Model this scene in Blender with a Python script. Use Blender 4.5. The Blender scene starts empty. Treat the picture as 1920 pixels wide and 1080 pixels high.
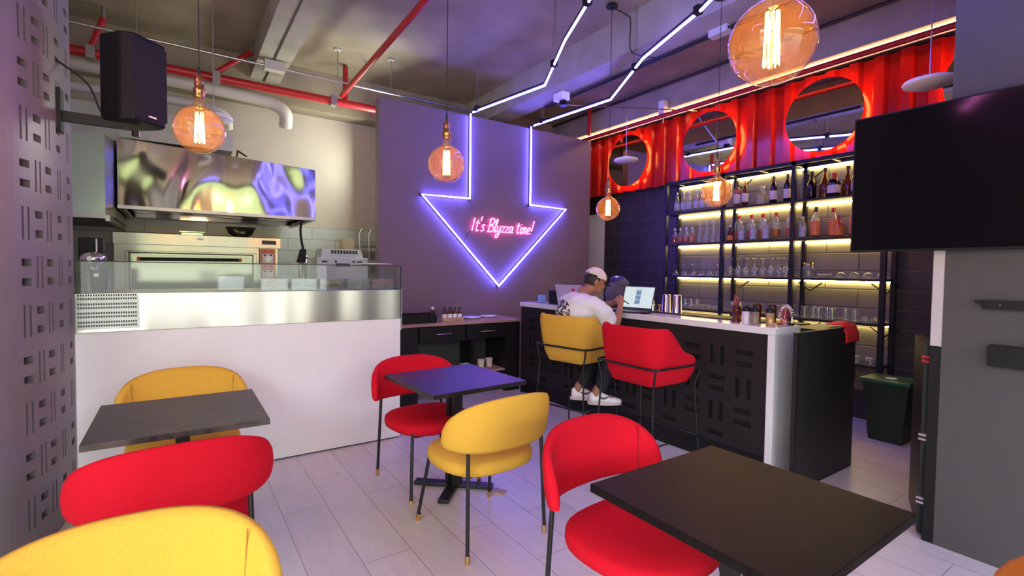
import bpy, math, random
from mathutils import Vector, Matrix
PI = math.pi
S = bpy.context.scene
COL = S.collection

# ------------------------------------------------------------------ camera
def make_camera():
    f, yaw, pitch, roll = 921.0, math.radians(34.273), math.radians(2.048), math.radians(0.714)
    F = Vector((math.sin(yaw)*math.cos(pitch), math.cos(yaw)*math.cos(pitch), -math.sin(pitch)))
    R = Vector((math.cos(yaw), -math.sin(yaw), 0)); U = R.cross(F)
    c, s = math.cos(roll), math.sin(roll)
    R2 = c*R + s*U; U2 = -s*R + c*U
    m = Matrix(((R2.x, U2.x, -F.x, 0), (R2.y, U2.y, -F.y, 0), (R2.z, U2.z, -F.z, 1.48), (0, 0, 0, 1)))
    cd = bpy.data.cameras.new('camera'); co = bpy.data.objects.new('camera', cd); COL.objects.link(co)
    co.matrix_world = m; cd.sensor_width = 36; cd.sensor_fit = 'HORIZONTAL'; cd.lens = f/1920*36
    cd.clip_start = 0.02; cd.clip_end = 200
    S.camera = co
make_camera()

# ------------------------------------------------------------------ exposure, world, daylight
S.view_settings.view_transform = 'Standard'
S.view_settings.look = 'None'
S.view_settings.gamma = 1
S.view_settings.use_curve_mapping = False
S.view_settings.exposure = 0.14
S.cycles.max_bounces = 10
S.cycles.transparent_max_bounces = 24
S.cycles.sample_clamp_indirect = 6

def make_world():
    w = bpy.data.worlds.new('world'); S.world = w; w.use_nodes = True
    n = w.node_tree.nodes; l = w.node_tree.links; n.clear()
    out = n.new('ShaderNodeOutputWorld'); bg = n.new('ShaderNodeBackground')
    tc = n.new('ShaderNodeTexCoord'); sp = n.new('ShaderNodeSeparateXYZ'); cr = n.new('ShaderNodeValToRGB')
    l.new(tc.outputs['Generated'], sp.inputs[0]); l.new(sp.outputs['Z'], cr.inputs[0])
    e = cr.color_ramp.elements
    e[0].position = 0.0; e[0].color = (0.30, 0.31, 0.28, 1)
    e[1].position = 0.5; e[1].color = (0.95, 0.98, 1.0, 1)
    a = e.new(0.02); a.color = (0.10, 0.14, 0.06, 1)
    b = e.new(0.16); b.color = (0.17, 0.22, 0.11, 1)
    c = e.new(0.22); c.color = (0.95, 0.98, 1.0, 1)
    l.new(cr.outputs[0], bg.inputs[0]); bg.inputs[1].default_value = 8.5
    l.new(bg.outputs[0], out.inputs[0])
make_world()

def area_light(name, loc, rot, sx, sy, power, color, portal=False):
    d = bpy.data.lights.new(name, 'AREA'); d.shape = 'RECTANGLE'; d.size = sx; d.size_y = sy
    d.energy = power; d.color = color
    o = bpy.data.objects.new(name, d); COL.objects.link(o); o.location = loc; o.rotation_euler = rot
    if portal: d.cycles.is_portal = True
    return o
# the open shop front behind the camera: daylight enters here
area_light('daylight_opening', (0.4, -4.95, 1.75), (PI/2, 0, 0), 5.6, 3.3, 1, (1, 1, 1), portal=True)
area_light('daylight_side_opening', (-2.55, -1.7, 1.75), (PI/2, 0, -PI/2), 5.0, 3.3, 1, (1, 1, 1), portal=True)
# added fill lamp, hidden behind the violet wall, to brighten the kitchen
area_light('kitchen_fill', (2.35, 6.2, 2.9), (PI/2, 0, PI/2+.35), .9, .3, 42, (.93, 1, .86))

# ------------------------------------------------------------------ materials
MATS = {}
def mat(name, color=(.5, .5, .5), rough=.5, metal=0.0, noise=0.0, nscale=20, bump=0.0, bscale=80, emit=None, estr=0,
        spec=.5, sheen=0, coat=0, stretch=None, bdist=.01, bdet=3):
    if name in MATS: return MATS[name]
    m = bpy.data.materials.new(name); m.use_nodes = True
    n = m.node_tree.nodes; l = m.node_tree.links
    p = n['Principled BSDF']
    p.inputs['Base Color'].default_value = (*color, 1)
    p.inputs['Roughness'].default_value = rough
    p.inputs['Metallic'].default_value = metal
    p.inputs['Specular IOR Level'].default_value = spec
    if coat: p.inputs['Coat Weight'].default_value = coat
    if sheen: p.inputs['Sheen Weight'].default_value = sheen
    tc = n.new('ShaderNodeTexCoord'); src = tc.outputs['Object']
    if stretch:
        mp = n.new('ShaderNodeMapping'); mp.inputs['Scale'].default_value = stretch
        l.new(src, mp.inputs[0]); src = mp.outputs[0]
    nz = n.new('ShaderNodeTexNoise'); nz.inputs['Scale'].default_value = nscale; nz.inputs['Detail'].default_value = 5
    l.new(src, nz.inputs['Vector'])
    rp = n.new('ShaderNodeValToRGB'); l.new(nz.outputs['Fac'], rp.inputs[0])
    a = max(0.0, 1-noise); b = 1+noise
    rp.color_ramp.elements[0].position = .3; rp.color_ramp.elements[1].position = .7
    rp.color_ramp.elements[0].color = tuple(c*a for c in color)+(1,)
    rp.color_ramp.elements[1].color = tuple(min(1, c*b) for c in color)+(1,)
    l.new(rp.outputs[0], p.inputs['Base Color'])
    if bump:
        nb = n.new('ShaderNodeTexNoise'); nb.inputs['Scale'].default_value = bscale; nb.inputs['Detail'].default_value = bdet
        l.new(src, nb.inputs['Vector'])
        bp = n.new('ShaderNodeBump'); bp.inputs['Strength'].default_value = bump; bp.inputs['Distance'].default_value = bdist
        l.new(nb.outputs['Fac'], bp.inputs['Height']); l.new(bp.outputs[0], p.inputs['Normal'])
    if emit:
        p.inputs['Emission Color'].default_value = (*emit, 1); p.inputs['Emission Strength'].default_value = estr
    MATS[name] = m
    return m

def thin_glass(name, tint=(1, 1, 1), refl=1.0, rough=.02, haze=0.0, hcol=(1, 1, 1)):
    if name in MATS: return MATS[name]
    m = bpy.data.materials.new(name); m.use_nodes = True
    n = m.node_tree.nodes; l = m.node_tree.links; n.clear()
    out = n.new('ShaderNodeOutputMaterial'); mx = n.new('ShaderNodeMixShader')
    tr = n.new('ShaderNodeBsdfTransparent'); tr.inputs[0].default_value = (*tint, 1)
    gl = n.new('ShaderNodeBsdfGlossy'); gl.inputs['Roughness'].default_value = rough
    nz = n.new('ShaderNodeTexNoise'); nz.inputs['Scale'].default_value = 6
    bp = n.new('ShaderNodeBump'); bp.inputs['Strength'].default_value = .05
    l.new(nz.outputs['Fac'], bp.inputs['Height']); l.new(bp.outputs[0], gl.inputs['Normal'])
    fr = n.new('ShaderNodeFresnel')
    ge = n.new('ShaderNodeNewGeometry'); mr = n.new('ShaderNodeMapRange')     # same index from either side of the thin wall
    mr.inputs['To Min'].default_value = 1.5; mr.inputs['To Max'].default_value = 1/1.5
    l.new(ge.outputs['Backfacing'], mr.inputs['Value']); l.new(mr.outputs[0], fr.inputs[0])
    ml = n.new('ShaderNodeMath'); ml.operation = 'MULTIPLY'; ml.inputs[1].default_value = refl; ml.use_clamp = True
    l.new(fr.outputs[0], ml.inputs[0]); l.new(ml.outputs[0], mx.inputs[0])
    base = tr.outputs[0]
    if haze:
        df = n.new('ShaderNodeBsdfTranslucent'); df.inputs[0].default_value = (*hcol, 1)
        d2 = n.new('ShaderNodeBsdfDiffuse'); d2.inputs[0].default_value = (*hcol, 1)
        ad = n.new('ShaderNodeMixShader'); l.new(df.outputs[0], ad.inputs[1]); l.new(d2.outputs[0], ad.inputs[2])
        hz = n.new('ShaderNodeMixShader'); hz.inputs[0].default_value = haze
        l.new(base, hz.inputs[1]); l.new(ad.outputs[0], hz.inputs[2]); base = hz.outputs[0]
    l.new(base, mx.inputs[1]); l.new(gl.outputs[0], mx.inputs[2]); l.new(mx.outputs[0], out.inputs[0])
    MATS[name] = m
    return m

def emis(name, color, strength):
    if name in MATS: return MATS[name]
    m = bpy.data.materials.new(name); m.use_nodes = True
    n = m.node_tree.nodes; l = m.node_tree.links; n.clear()
    out = n.new('ShaderNodeOutputMaterial'); e = n.new('ShaderNodeEmission')
    e.inputs[0].default_value = (*color, 1); e.inputs[1].default_value = strength
    l.new(e.outputs[0], out.inputs[0]); MATS[name] = m
    return m

def brick_mat(name, c1, c2, mortar, bw, bh, axis='Y', msize=.006, rough=.35, bump=.6, offset=.5):
    """running-bond blocks, world metres; axis = horizontal axis of the wall"""
    if name in MATS: return MATS[name]
    m = bpy.data.materials.new(name); m.use_nodes = True
    n = m.node_tree.nodes; l = m.node_tree.links; p = n['Principled BSDF']
    tc = n.new('ShaderNodeTexCoord'); sp = n.new('ShaderNodeSeparateXYZ'); cb = n.new('ShaderNodeCombineXYZ')
    l.new(tc.outputs['Object'], sp.inputs[0])
    if axis in 'XY':
        l.new(sp.outputs[axis], cb.inputs['X']); l.new(sp.outputs['Z'], cb.inputs['Y'])
    else:   # floor: rows run along Y
        l.new(sp.outputs['Y'], cb.inputs['X']); l.new(sp.outputs['X'], cb.inputs['Y'])
    b = n.new('ShaderNodeTexBrick'); l.new(cb.outputs[0], b.inputs['Vector'])
    b.inputs['Color1'].default_value = (*c1, 1); b.inputs['Color2'].default_value = (*c2, 1); b.inputs['Mortar'].default_value = (*mortar, 1)
    b.inputs['Scale'].default_value = 1; b.inputs['Mortar Size'].default_value = msize; b.inputs['Mortar Smooth'].default_value = .3
    b.inputs['Brick Width'].default_value = bw; b.inputs['Row Height'].default_value = bh; b.offset = offset
    nz = n.new('ShaderNodeTexNoise'); nz.inputs['Scale'].default_value = 7; nz.inputs['Detail'].default_value = 6
    mx = n.new('ShaderNodeMix'); mx.data_type = 'RGBA'; mx.blend_type = 'MULTIPLY'; mx.inputs[0].default_value = .25
    mpg = n.new('ShaderNodeMapping'); mpg.inputs['Scale'].default_value = (3, .5, 1) if axis == 'F' else (1, 1, 1)
    l.new(tc.outputs['Object'], mpg.inputs[0]); l.new(mpg.outputs[0], nz.inputs['Vector'])
    l.new(b.outputs['Color'], mx.inputs[6]); l.new(nz.outputs['Fac'], mx.inputs[7]); l.new(mx.outputs[2], p.inputs['Base Color'])
    p.inputs['Roughness'].default_value = rough
    bp = n.new('ShaderNodeBump'); bp.inputs['Strength'].default_value = bump; bp.inputs['Distance'].default_value = .008; bp.invert = True
    l.new(b.outputs['Fac'], bp.inputs['Height']); l.new(bp.outputs[0], p.inputs['Normal'])
    MATS[name] = m
    return m

M_floor = brick_mat('floor_planks', (.80, .765, .74), (.72, .69, .665), (.43, .41, .39), 1.2, .2525, 'F', .003, .32, .3, .37)
M_conc = mat('concrete', (.30, .245, .17), .75, noise=.22, nscale=2.2, bump=.25, bscale=9)
M_concl = mat('concrete_beam', (.36, .32, .27), .7, noise=.18, nscale=3, bump=.2, bscale=12)
M_plaster = mat('kitchen_plaster', (.50, .44, .36), .6, noise=.05, nscale=3, bump=.05)
M_ktile = brick_mat('kitchen_brick', (.62, .66, .58), (.58, .62, .54), (.42, .45, .38), .60, .155, 'X', .006, .25, .5)
M_bbrick = brick_mat('black_brick', (.045, .043, .048), (.038, .036, .04), (.075, .072, .08), .62, .19, 'Y', .008, .38, .6)
M_wbrick = brick_mat('lit_black_brick', (.24, .22, .21), (.20, .19, .18), (.09, .085, .085), .62, .19, 'Y', .008, .4, .6)  # lighter copy of the black brick, strip glow put into its colour
M_purple = mat('grey_violet_wall', (.18, .125, .17), .5, noise=.04, nscale=2)
M_panel = mat('lilac_grey_panel', (.205, .175, .20), .45, noise=.05, nscale=6, bump=.05, bscale=60)
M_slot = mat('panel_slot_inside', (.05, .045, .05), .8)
M_rwall = mat('dark_grey_wall', (.068, .064, .068), .55, noise=.05, nscale=3, bump=.05)
M_white = mat('white_laminate', (.86, .86, .87), .35, noise=.015, nscale=4)
M_wslab = mat('white_quartz', (.80, .79, .80), .12, noise=.02, nscale=30)
M_black = mat('black_laminate', (.010, .010, .011), .45, noise=.1, nscale=12, spec=.3)
M_blackg = mat('black_gloss', (.004, .004, .005), .08, spec=.22)
M_blackm = mat('black_metal', (.012, .012, .013), .38, spec=.4)
M_blackp = mat('black_plastic', (.008, .008, .009), .5, noise=.1, nscale=40, spec=.3)
M_navy = mat('shelf_black_steel', (.012, .013, .020), .4, spec=.35)
M_steel = mat('brushed_steel', (.55, .53, .50), .26, metal=1, noise=.05, nscale=5, stretch=(1, 1, .12), bump=.6, bscale=4, bdist=.045, bdet=0)
M_oven = mat('oven_steel', (.40, .375, .33), .24, metal=1, noise=.06, nscale=5, stretch=(1, 1, .3), bump=.5, bscale=3, bdist=.04, bdet=0)
M_hood = mat('warped_steel', (.66, .60, .50), .12, metal=1, noise=.05, nscale=3, stretch=(1.6, 1, .8), bump=1, bscale=1.9, bdist=.09, bdet=0)
M_steeld = mat('dull_steel', (.42, .42, .42), .35, metal=1, noise=.1, nscale=8)
M_chrome = mat('chrome', (.8, .8, .82), .08, metal=1)
M_brass = mat('brass', (.75, .48, .18), .25, metal=1)
M_copper = mat('copper_holder', (.62, .33, .12), .25, metal=1)
M_red = mat('red_fabric', (.62, .007, .022), .9, noise=.10, nscale=160, bump=.35, bscale=420, spec=.15, bdist=.002)
M_yel = mat('yellow_fabric', (.74, .43, .055), .9, noise=.08, nscale=160, bump=.35, bscale=420, spec=.2, bdist=.002)
M_ora = mat('orange_fabric', (.60, .20, .02), .8, noise=.10, nscale=160, bump=.35, bscale=420, bdist=.002)
M_yseam = mat('yellow_seam', (.45, .23, .03), .9)
M_rseam = mat('red_seam', (.25, .005, .01), .9)
M_tdark = mat('black_oak_tabletop', (.014, .013, .014), .33, noise=.55, nscale=9, stretch=(1.2, 16, 1), bump=.15, bscale=30)
M_tgrey = mat('charcoal_oak_tabletop', (.062, .050, .043), .42, noise=.85, nscale=11, stretch=(1.2, 16, 1), bump=.15, bscale=30)
M_redp = mat('red_pipe_paint', (.42, .012, .015), .35)
M_corr = mat('red_corrugated_sheet', (.45, .010, .007), .16, noise=.05)
M_mirror = mat('mirror_glass', (.62, .60, .58), .02, metal=1)
M_cable = mat('black_cable', (.012, .012, .012), .6)
M_duct = mat('painted_duct', (.52, .49, .44), .5)
M_galv = mat('galvanised', (.55, .54, .52), .3, metal=1)
M_neon = emis('blue_neon', (.13, .12, 1.0), 56)
M_neonp = emis('violet_neon', (.42, .16, 1.0), 9)
M_pink = emis('pink_neon', (1.0, .10, .42), 11)
M_fil = emis('filament', (1.0, .44, .09), 260)
M_strip = emis('warm_led_strip', (1.0, .74, .24), 42)
M_top = emis('cove_led_strip', (1.0, .52, .24), 16)
M_ring = emis('orange_led_ring', (1.0, .34, .09), 34)
M_bulb = thin_glass('amber_bulb_glass', (1, .88, .70), 1.6, .02, .035, (1, .55, .16))
M_glass = thin_glass('clear_glass', (.93, .96, .95), 1.0, .02)
M_gware = thin_glass('glassware', (.86, .87, .90), 3.0, .08, .12, (.85, .88, .95))
M_brown = thin_glass('amber_spirit', (.45, .16, .03), 1.4, .05, .15, (.4, .12, .02))
M_wine = thin_glass('dark_bottle_glass', (.03, .02, .05), 1.4, .05, .3, (.03, .01, .05))
M_pinkg = thin_glass('pink_spirit', (.95, .55, .60), 1.4, .05, .15, (.9, .3, .3))
M_label = mat('bottle_label', (.62, .56, .66), .6, noise=.25, nscale=60)
M_labelo = mat('orange_bottle_label', (.80, .22, .06), .5, noise=.35, nscale=50)
M_labelb = mat('blue_grey_bottle_label', (.42, .44, .62), .5, noise=.35, nscale=60)
M_caps = mat('silver_cap', (.6, .6, .65), .3, metal=.8)
M_capr = mat('red_cap', (.62, .03, .03), .4)
M_capd = mat('dark_cap', (.03, .02, .03), .4)
M_shade = mat('white_lamp_disc', (.85, .85, .87), .4)
M_skin = mat('skin', (.36, .155, .085), .5, noise=.06, nscale=20)
M_shirt = mat('white_cotton', (.78, .77, .80), .9, noise=.02, nscale=10)
M_pants = mat('black_trousers', (.012, .012, .016), .8)
M_cap = mat('cream_cap', (.74, .66, .58), .85)
M_hair = mat('black_hair', (.015, .01, .009), .6)
M_orp = mat('orange_control_panel', (.72, .20, .04), .4)
M_bin = mat('green_bin_lid', (.01, .085, .03), .4)
M_bind = mat('dark_green_bin', (.006, .020, .010), .45)
M_wood = mat('light_wood', (.50, .32, .20), .5, noise=.2, nscale=8, stretch=(1, 12, 1))
M_card = mat('cardboard', (.45, .36, .24), .8)
M_redcloth = mat('red_cloth', (.75, .02, .03), .8)

# ------------------------------------------------------------------ mesh helpers
class MB:
    def __init__(s): s.v = []; s.f = []; s.sm = []; s.mi = []; s.cur = 0
    def add(s, vs, fs, smooth=False):
        o = len(s.v); s.v += [tuple(v) for v in vs]
        for f in fs: s.f.append([i+o for i in f]); s.sm.append(smooth); s.mi.append(s.cur)
        return s
    def box(s, a, b, M=None):
        x0, y0, z0 = a; x1, y1, z1 = b
        vs = [(x0, y0, z0), (x1, y0, z0), (x1, y1, z0), (x0, y1, z0), (x0, y0, z1), (x1, y0, z1), (x1, y1, z1), (x0, y1, z1)]
        if M: vs = [M @ Vector(v) for v in vs]
        return s.add(vs, [(0, 3, 2, 1), (4, 5, 6, 7), (0, 1, 5, 4), (1, 2, 6, 5), (2, 3, 7, 6), (3, 0, 4, 7)])
    def cbox(s, c, d, M=None):
        return s.box([c[i]-d[i]/2 for i in range(3)], [c[i]+d[i]/2 for i in range(3)], M)
    def tube(s, pts, r, n=10, closed=False, caps=True):
        pts = [Vector(p) for p in pts]; N = len(pts); rings = []
        rr = r if isinstance(r, (list, tuple)) else [r]*N
        prev = None
        for i, p in enumerate(pts):
            if closed: t = (pts[(i+1) % N]-pts[i-1])
            elif i == 0: t = pts[1]-pts[0]
            elif i == N-1: t = pts[-1]-pts[-2]
            else: t = (pts[i+1]-p).normalized()+(p-pts[i-1]).normalized()
            t.normalize()
            if prev is None:
                a = Vector((0, 0, 1)) if abs(t.z) < .9 else Vector((1, 0, 0))
                u = t.cross(a).normalized()
            else: u = (prev-t*prev.dot(t)).normalized()
            prev = u; w = t.cross(u)
            k = 1
            if 0 < i < N-1 and not closed:
                c = max(.5, (pts[i+1]-p).normalized().dot(t)); k = 1/c if c > .6 else 1.3
            rings.append([p+(u*math.cos(2*PI*j/n)+w*math.sin(2*PI*j/n))*rr[i]*(k if k < 1.3 else 1.3) for j in range(n)])
        vs = [v for q in rings for v in q]; fs = []
        for i in range(N if closed else N-1):
            a = i*n; b = ((i+1) % N)*n
            for j in range(n): fs.append((a+j, a+(j+1) % n, b+(j+1) % n, b+j))
        s.add(vs, fs, True)
        if caps and not closed:
            s.add(rings[0], [tuple(range(n-1, -1, -1))]); s.add(rings[-1], [tuple(range(n))])
        return s
    def lathe(s, prof, n=20, c=(0, 0, 0), smooth=True, sq=0):
        """prof: list of (r, z). sq>0 makes a squarish section"""
        vs = []; fs = []
        for r, z in prof:
            for j in range(n):
                a = 2*PI*(j+.5)/n; k = 1
                if sq: k = 1/(abs(math.cos(a))**sq+abs(math.sin(a))**sq)**(1/sq)
                vs.append((c[0]+r*k*math.cos(a), c[1]+r*k*math.sin(a), c[2]+z))
        for i in range(len(prof)-1):
            for j in range(n): fs.append((i*n+j, i*n+(j+1) % n, (i+1)*n+(j+1) % n, (i+1)*n+j))
        s.add(vs, fs, smooth)
        m = len(prof)-1
        if prof[0][0] > 1e-5: s.add(vs[:n], [tuple(range(n-1, -1, -1))])
        if prof[m][0] > 1e-5: s.add(vs[m*n:], [tuple(range(n))])
        return s
    def ball(s, c, r, n=14, m=8, M=None):
        if not isinstance(r, (list, tuple)): r = (r, r, r)
        vs = []; fs = []
        for i in range(m+1):
            t = PI*i/m
            for j in range(n):
                a = 2*PI*j/n
                v = Vector((r[0]*math.sin(t)*math.cos(a), r[1]*math.sin(t)*math.sin(a), r[2]*math.cos(t)))
                if M: v = M @ v
                vs.append((c[0]+v.x, c[1]+v.y, c[2]+v.z))
        for i in range(m):
            for j in range(n): fs.append((i*n+j, (i+1)*n+j, (i+1)*n+(j+1) % n, i*n+(j+1) % n))
        return s.add(vs, fs, True)
    def limb(s, pts, rs, n=12):
        for p, r in zip(pts, rs): s.ball(p, r, n, 8)
        for i in range(len(pts)-1): s.tube([pts[i], pts[i+1]], [rs[i], rs[i+1]], n)
        return s
    def prism(s, poly, z0, z1, M=None):
        n = len(poly)
        vs = [Vector((x, y, z0)) for x, y in poly]+[Vector((x, y, z1)) for x, y in poly]
        if M: vs = [M @ v for v in vs]
        return s.add(vs, [tuple(range(n-1, -1, -1)), tuple(range(n, 2*n))]+[(i, (i+1) % n, n+(i+1) % n, n+i) for i in range(n)])
    def build(s, name, m, parent=None, loc=None, rz=None, bevel=0, sub=0, fix=False):
        me = bpy.data.meshes.new(name); me.from_pydata(s.v, [], s.f); me.update()
        for p, k, q in zip(me.polygons, s.sm, s.mi): p.use_smooth = k; p.material_index = q
        for q in (m if isinstance(m, (list, tuple)) else [m]): me.materials.append(q)
        if fix:
            import bmesh
            b = bmesh.new(); b.from_mesh(me); bmesh.ops.remove_doubles(b, verts=b.verts, dist=1e-5)
            bmesh.ops.recalc_face_normals(b, faces=b.faces); b.to_mesh(me); b.free()
        o = bpy.data.objects.new(name, me); COL.objects.link(o)
        if parent: o.parent = parent
        if loc is not None: o.location = loc
        if rz is not None: o.rotation_euler = (0, 0, rz)
        if bevel:
            b = o.modifiers.new('bevel', 'BEVEL'); b.width = bevel; b.segments = 2; b.limit_method = 'ANGLE'
        if sub:
            b = o.modifiers.new('subdivision', 'SUBSURF'); b.levels = sub; b.render_levels = sub
        return o

def tag(o, label=None, cat=None, group=None, kind=None):
    if label: o['label'] = label
    if cat: o['category'] = cat
    if group: o['group'] = group
    if kind: o['kind'] = kind
    return o
def thing(name, label, cat, loc=(0, 0, 0), rz=0, group=None):
    o = bpy.data.objects.new(name, None); COL.objects.link(o); o.location = loc; o.rotation_euler = (0, 0, rz)
    o.empty_display_size = .05
    return tag(o, label, cat, group)
def struct(name, mb, m, **k):
    return tag(mb.build(name, m, **k), kind='structure')
def dup(root, label=None, loc=None, rz=None, group=None):
    def cp(o, par):
        c = o.copy(); COL.objects.link(c)
        if par: c.parent = par
        for ch in [x for x in bpy.data.objects if x.parent == o and x != c]: cp(ch, c)
        return c
    r = cp(root, None)
    if label: r['label'] = label
    if group: r['group'] = group
    if loc is not None: r.location = loc
    if rz is not None: r.rotation_euler = (0, 0, rz)
    return r
def arc(c, r, a0, a1, n, z=0):
    return [(c[0]+r*math.cos(a0+(a1-a0)*i/n), c[1]+r*math.sin(a0+(a1-a0)*i/n), z) for i in range(n+1)]
def smooth_path(pts, k=6):
    pts = [Vector(p) for p in pts]; P = [pts[0]]+pts+[pts[-1]]; out = []
    for i in range(1, len(P)-2):
        p0, p1, p2, p3 = P[i-1], P[i], P[i+1], P[i+2]
        for j in range(k):
            t = j/k
            out.append(.5*((2*p1)+(-p0+p2)*t+(2*p0-5*p1+4*p2-p3)*t*t+(-p0+3*p1-3*p2+p3)*t**3))
    out.append(pts[-1]); return out
ORD = ['first', 'second', 'third', 'fourth', 'fifth', 'sixth', 'seventh', 'eighth', 'ninth', 'tenth', 'eleventh', 'twelfth']

# ================================================================== THE ROOM
CZ = 4.0
struct('floor', MB().box((-2.6, -5.0, -.1), (5.95, 7.2, 0)), M_floor)
struct('ground_outside', MB().box((-14, -20, -.25), (16, 8, -.12)), mat('pavement', (.35, .34, .33), .8, noise=.1))
struct('ceiling', MB().box((-2.6, -5.0, CZ), (5.95, 7.2, CZ+.15)), M_conc)
# beams
b = MB().box((.74, -5.0, 3.74), (1.065, 6.7, CZ)); struct('trim_1', b, M_concl)
struct('trim_2', MB().box((.885, -5.0, 3.732), (.90, 6.7, 3.741)), M_capd)
struct('trim_3', MB().box((3.67, -5.0, 3.63), (4.0, 6.7, CZ)), M_concl)
struct('trim_4', MB().box((-2.6, 6.7, 3.5), (5.8, 7.0, CZ)), M_conc)
struct('trim_5', MB().box((5.42, -5.0, 3.66), (5.8, 6.7, CZ)), M_concl)
# kitchen back wall: plaster over painted blocks
struct('wall_back', MB().box((-2.6, 7.0, 2.02), (5.95, 7.2, CZ)), M_plaster)
struct('wall_back_tiles', MB().box((-2.6, 6.985, 0), (5.95, 7.2, 2.02)), M_ktile)
struct('wall_left', MB().box((-1.25, 4.0, 0), (-1.1, 7.0, CZ)), M_plaster)
struct('wall_left_front', MB().box((-2.75, .8, 0), (-2.6, 3.2, CZ)).box((-2.75, -5.0, 0), (-2.6, -4.2, CZ)).box((-2.75, -4.2, 3.4), (-2.6, .8, CZ)).box((-2.75, -4.2, 0), (-2.6, .8, .1)), M_panel)
# bar wall (black blocks, lit behind the shelves)
struct('wall_bar', MB().box((5.8, .5, 0), (5.95, 5.83, 2.72)), M_bbrick)
struct('wall_bar_upper', MB().box((5.8, .5, 2.72), (5.95, 7.0, CZ)), M_rwall)
struct('wall_bar_lintel', MB().box((5.8, 5.83, 2.44), (5.95, 7.0, 2.72)), M_black)
struct('wall_shelf_lit', MB().box((5.788, 1.87, .3), (5.80, 4.40, 2.66)), M_wbrick)  # thin sheet over the black blocks, painted lighter where the shelf strips shine
struct('door_1', MB().box((5.86, 5.83, 0), (5.9, 7.0, 2.44)), M_white)
# wall with the television
struct('wall_right', MB().box((3.43, -5.0, 0), (3.58, .88, CZ)), M_rwall)
struct('wall_right_return', MB().box((3.58, .73, 0), (5.95, .88, CZ)), M_rwall)
struct('trim_6', MB().box((3.432, .881, 1.095), (3.58, .93, 2.0)), mat('off_white_trim', (.55, .50, .50), .5))
struct('trim_7', MB().box((3.432, .881, 0), (3.58, .93, 1.095)), M_black)
# shop front: posts beside and above the opening
struct('window_1', MB().box((-2.6, -5.1, 3.4), (3.43, -4.98, CZ)).box((-2.6, -5.1, 0), (-2.4, -4.98, 3.4)).box((3.2, -5.1, 0), (3.43, -4.98, 3.4)), M_black)
# free-standing violet-grey wall with the arrow
struct('wall_menu', MB().box((1.90, 5.5, 0), (5.15, 5.62, 3.43)), M_purple, bevel=.004)

# ---- slotted sheets: basket-weave slots cut into a surface
def slotted(name, fn, L, z0, z1, cell, cols, slot_depth, mats, phase=0, zoff=0, hl=.10, hh=.034, vl=.155, vw=.02, hs=.085, vs=.05, extra=(), round_=False, **kw):
    """fn(s, z, d) -> point. cols: list of column-centre s. Alternates paired horizontal and paired vertical slots."""
    slots = []
    for ci, sc in enumerate(cols):
        k = 0; z = z0+zoff
        while z+cell*.5 < z1+.2:
            zc = z+cell*.5
            if (k+ci+phase) % 2 == 0:
                for dz in (-hs/2, hs/2): slots.append((sc-hl/2, sc+hl/2, zc+dz-hh/2, zc+dz+hh/2))
            else:
                for ds in (-vs/2, vs/2): slots.append((sc+ds-vw/2, sc+ds+vw/2, zc-vl/2, zc+vl/2))
            z += cell; k += 1
    slots = [q for q in slots if q[2] > z0+.015 and q[3] < z1-.015 and q[0] > .01 and q[1] < L-.01]
    ss = sorted({0, L, *extra} | {round(q[0], 5) for q in slots} | {round(q[1], 5) for q in slots})
    zs = sorted({z0, z1} | {round(q[2], 5) for q in slots} | {round(q[3], 5) for q in slots})
    def inside(i, j):
        a = (ss[i]+ss[i+1])/2; b = (zs[j]+zs[j+1])/2
        return any(q[0] < a < q[1] and q[2] < b < q[3] for q in slots)
    G = {(i, j): inside(i, j) for i in range(len(ss)-1) for j in range(len(zs)-1)}
    mb = MB(); d = slot_depth
    for (i, j), h in G.items():
        s0, s1, a, b = ss[i], ss[i+1], zs[j], zs[j+1]
        dd = d if h else 0
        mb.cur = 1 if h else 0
        mb.add([fn(s0, a, dd), fn(s1, a, dd), fn(s1, b, dd), fn(s0, b, dd)], [(0, 1, 2, 3)])
        if h:
            mb.cur = 0
            for (ii, jj, P, Q) in ((i-1, j, (s0, a), (s0, b)), (i+1, j, (s1, b), (s1, a)), (i, j-1, (s1, a), (s0, a)), (i, j+1, (s0, b), (s1, b))):
                if not G.get((ii, jj), True):
                    mb.add([fn(*P, 0), fn(*Q, 0), fn(*Q, d), fn(*P, d)], [(0, 1, 2, 3)])
    mb.cur = 0
    return mb, ss, zs

# left slotted column, wrapped around a rounded corner
prof = smooth_path([(-.53, 4.04, 0), (-.535, 3.90, 0), (-.556, 3.65, 0), (-.61, 3.42, 0), (-.70, 3.25, 0), (-.87, 3.12, 0), (-1.15, 3.06, 0), (-2.6, 3.04, 0)], 6)
cum = [0]
for i in range(len(prof)-1): cum.append(cum[-1]+(prof[i+1]-prof[i]).length)
def pfn(s, z, d):
    s = min(max(s, 0), cum[-1]-1e-6)
    i = max(k for k in range(len(cum)-1) if cum[k] <= s)
    t = (s-cum[i])/(cum[i+1]-cum[i]); p = prof[i].lerp(prof[i+1], t); tg = (prof[i+1]-prof[i]).normalized()
    nrm = Vector((tg.y, -tg.x, 0))   # pointing into the column
    return (p.x+nrm.x*d, p.y+nrm.y*d, z)
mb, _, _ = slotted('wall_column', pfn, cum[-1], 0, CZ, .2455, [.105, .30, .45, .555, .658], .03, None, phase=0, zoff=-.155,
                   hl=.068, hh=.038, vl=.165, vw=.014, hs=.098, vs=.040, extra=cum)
struct('wall_column', mb, [M_panel, M_slot])

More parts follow.
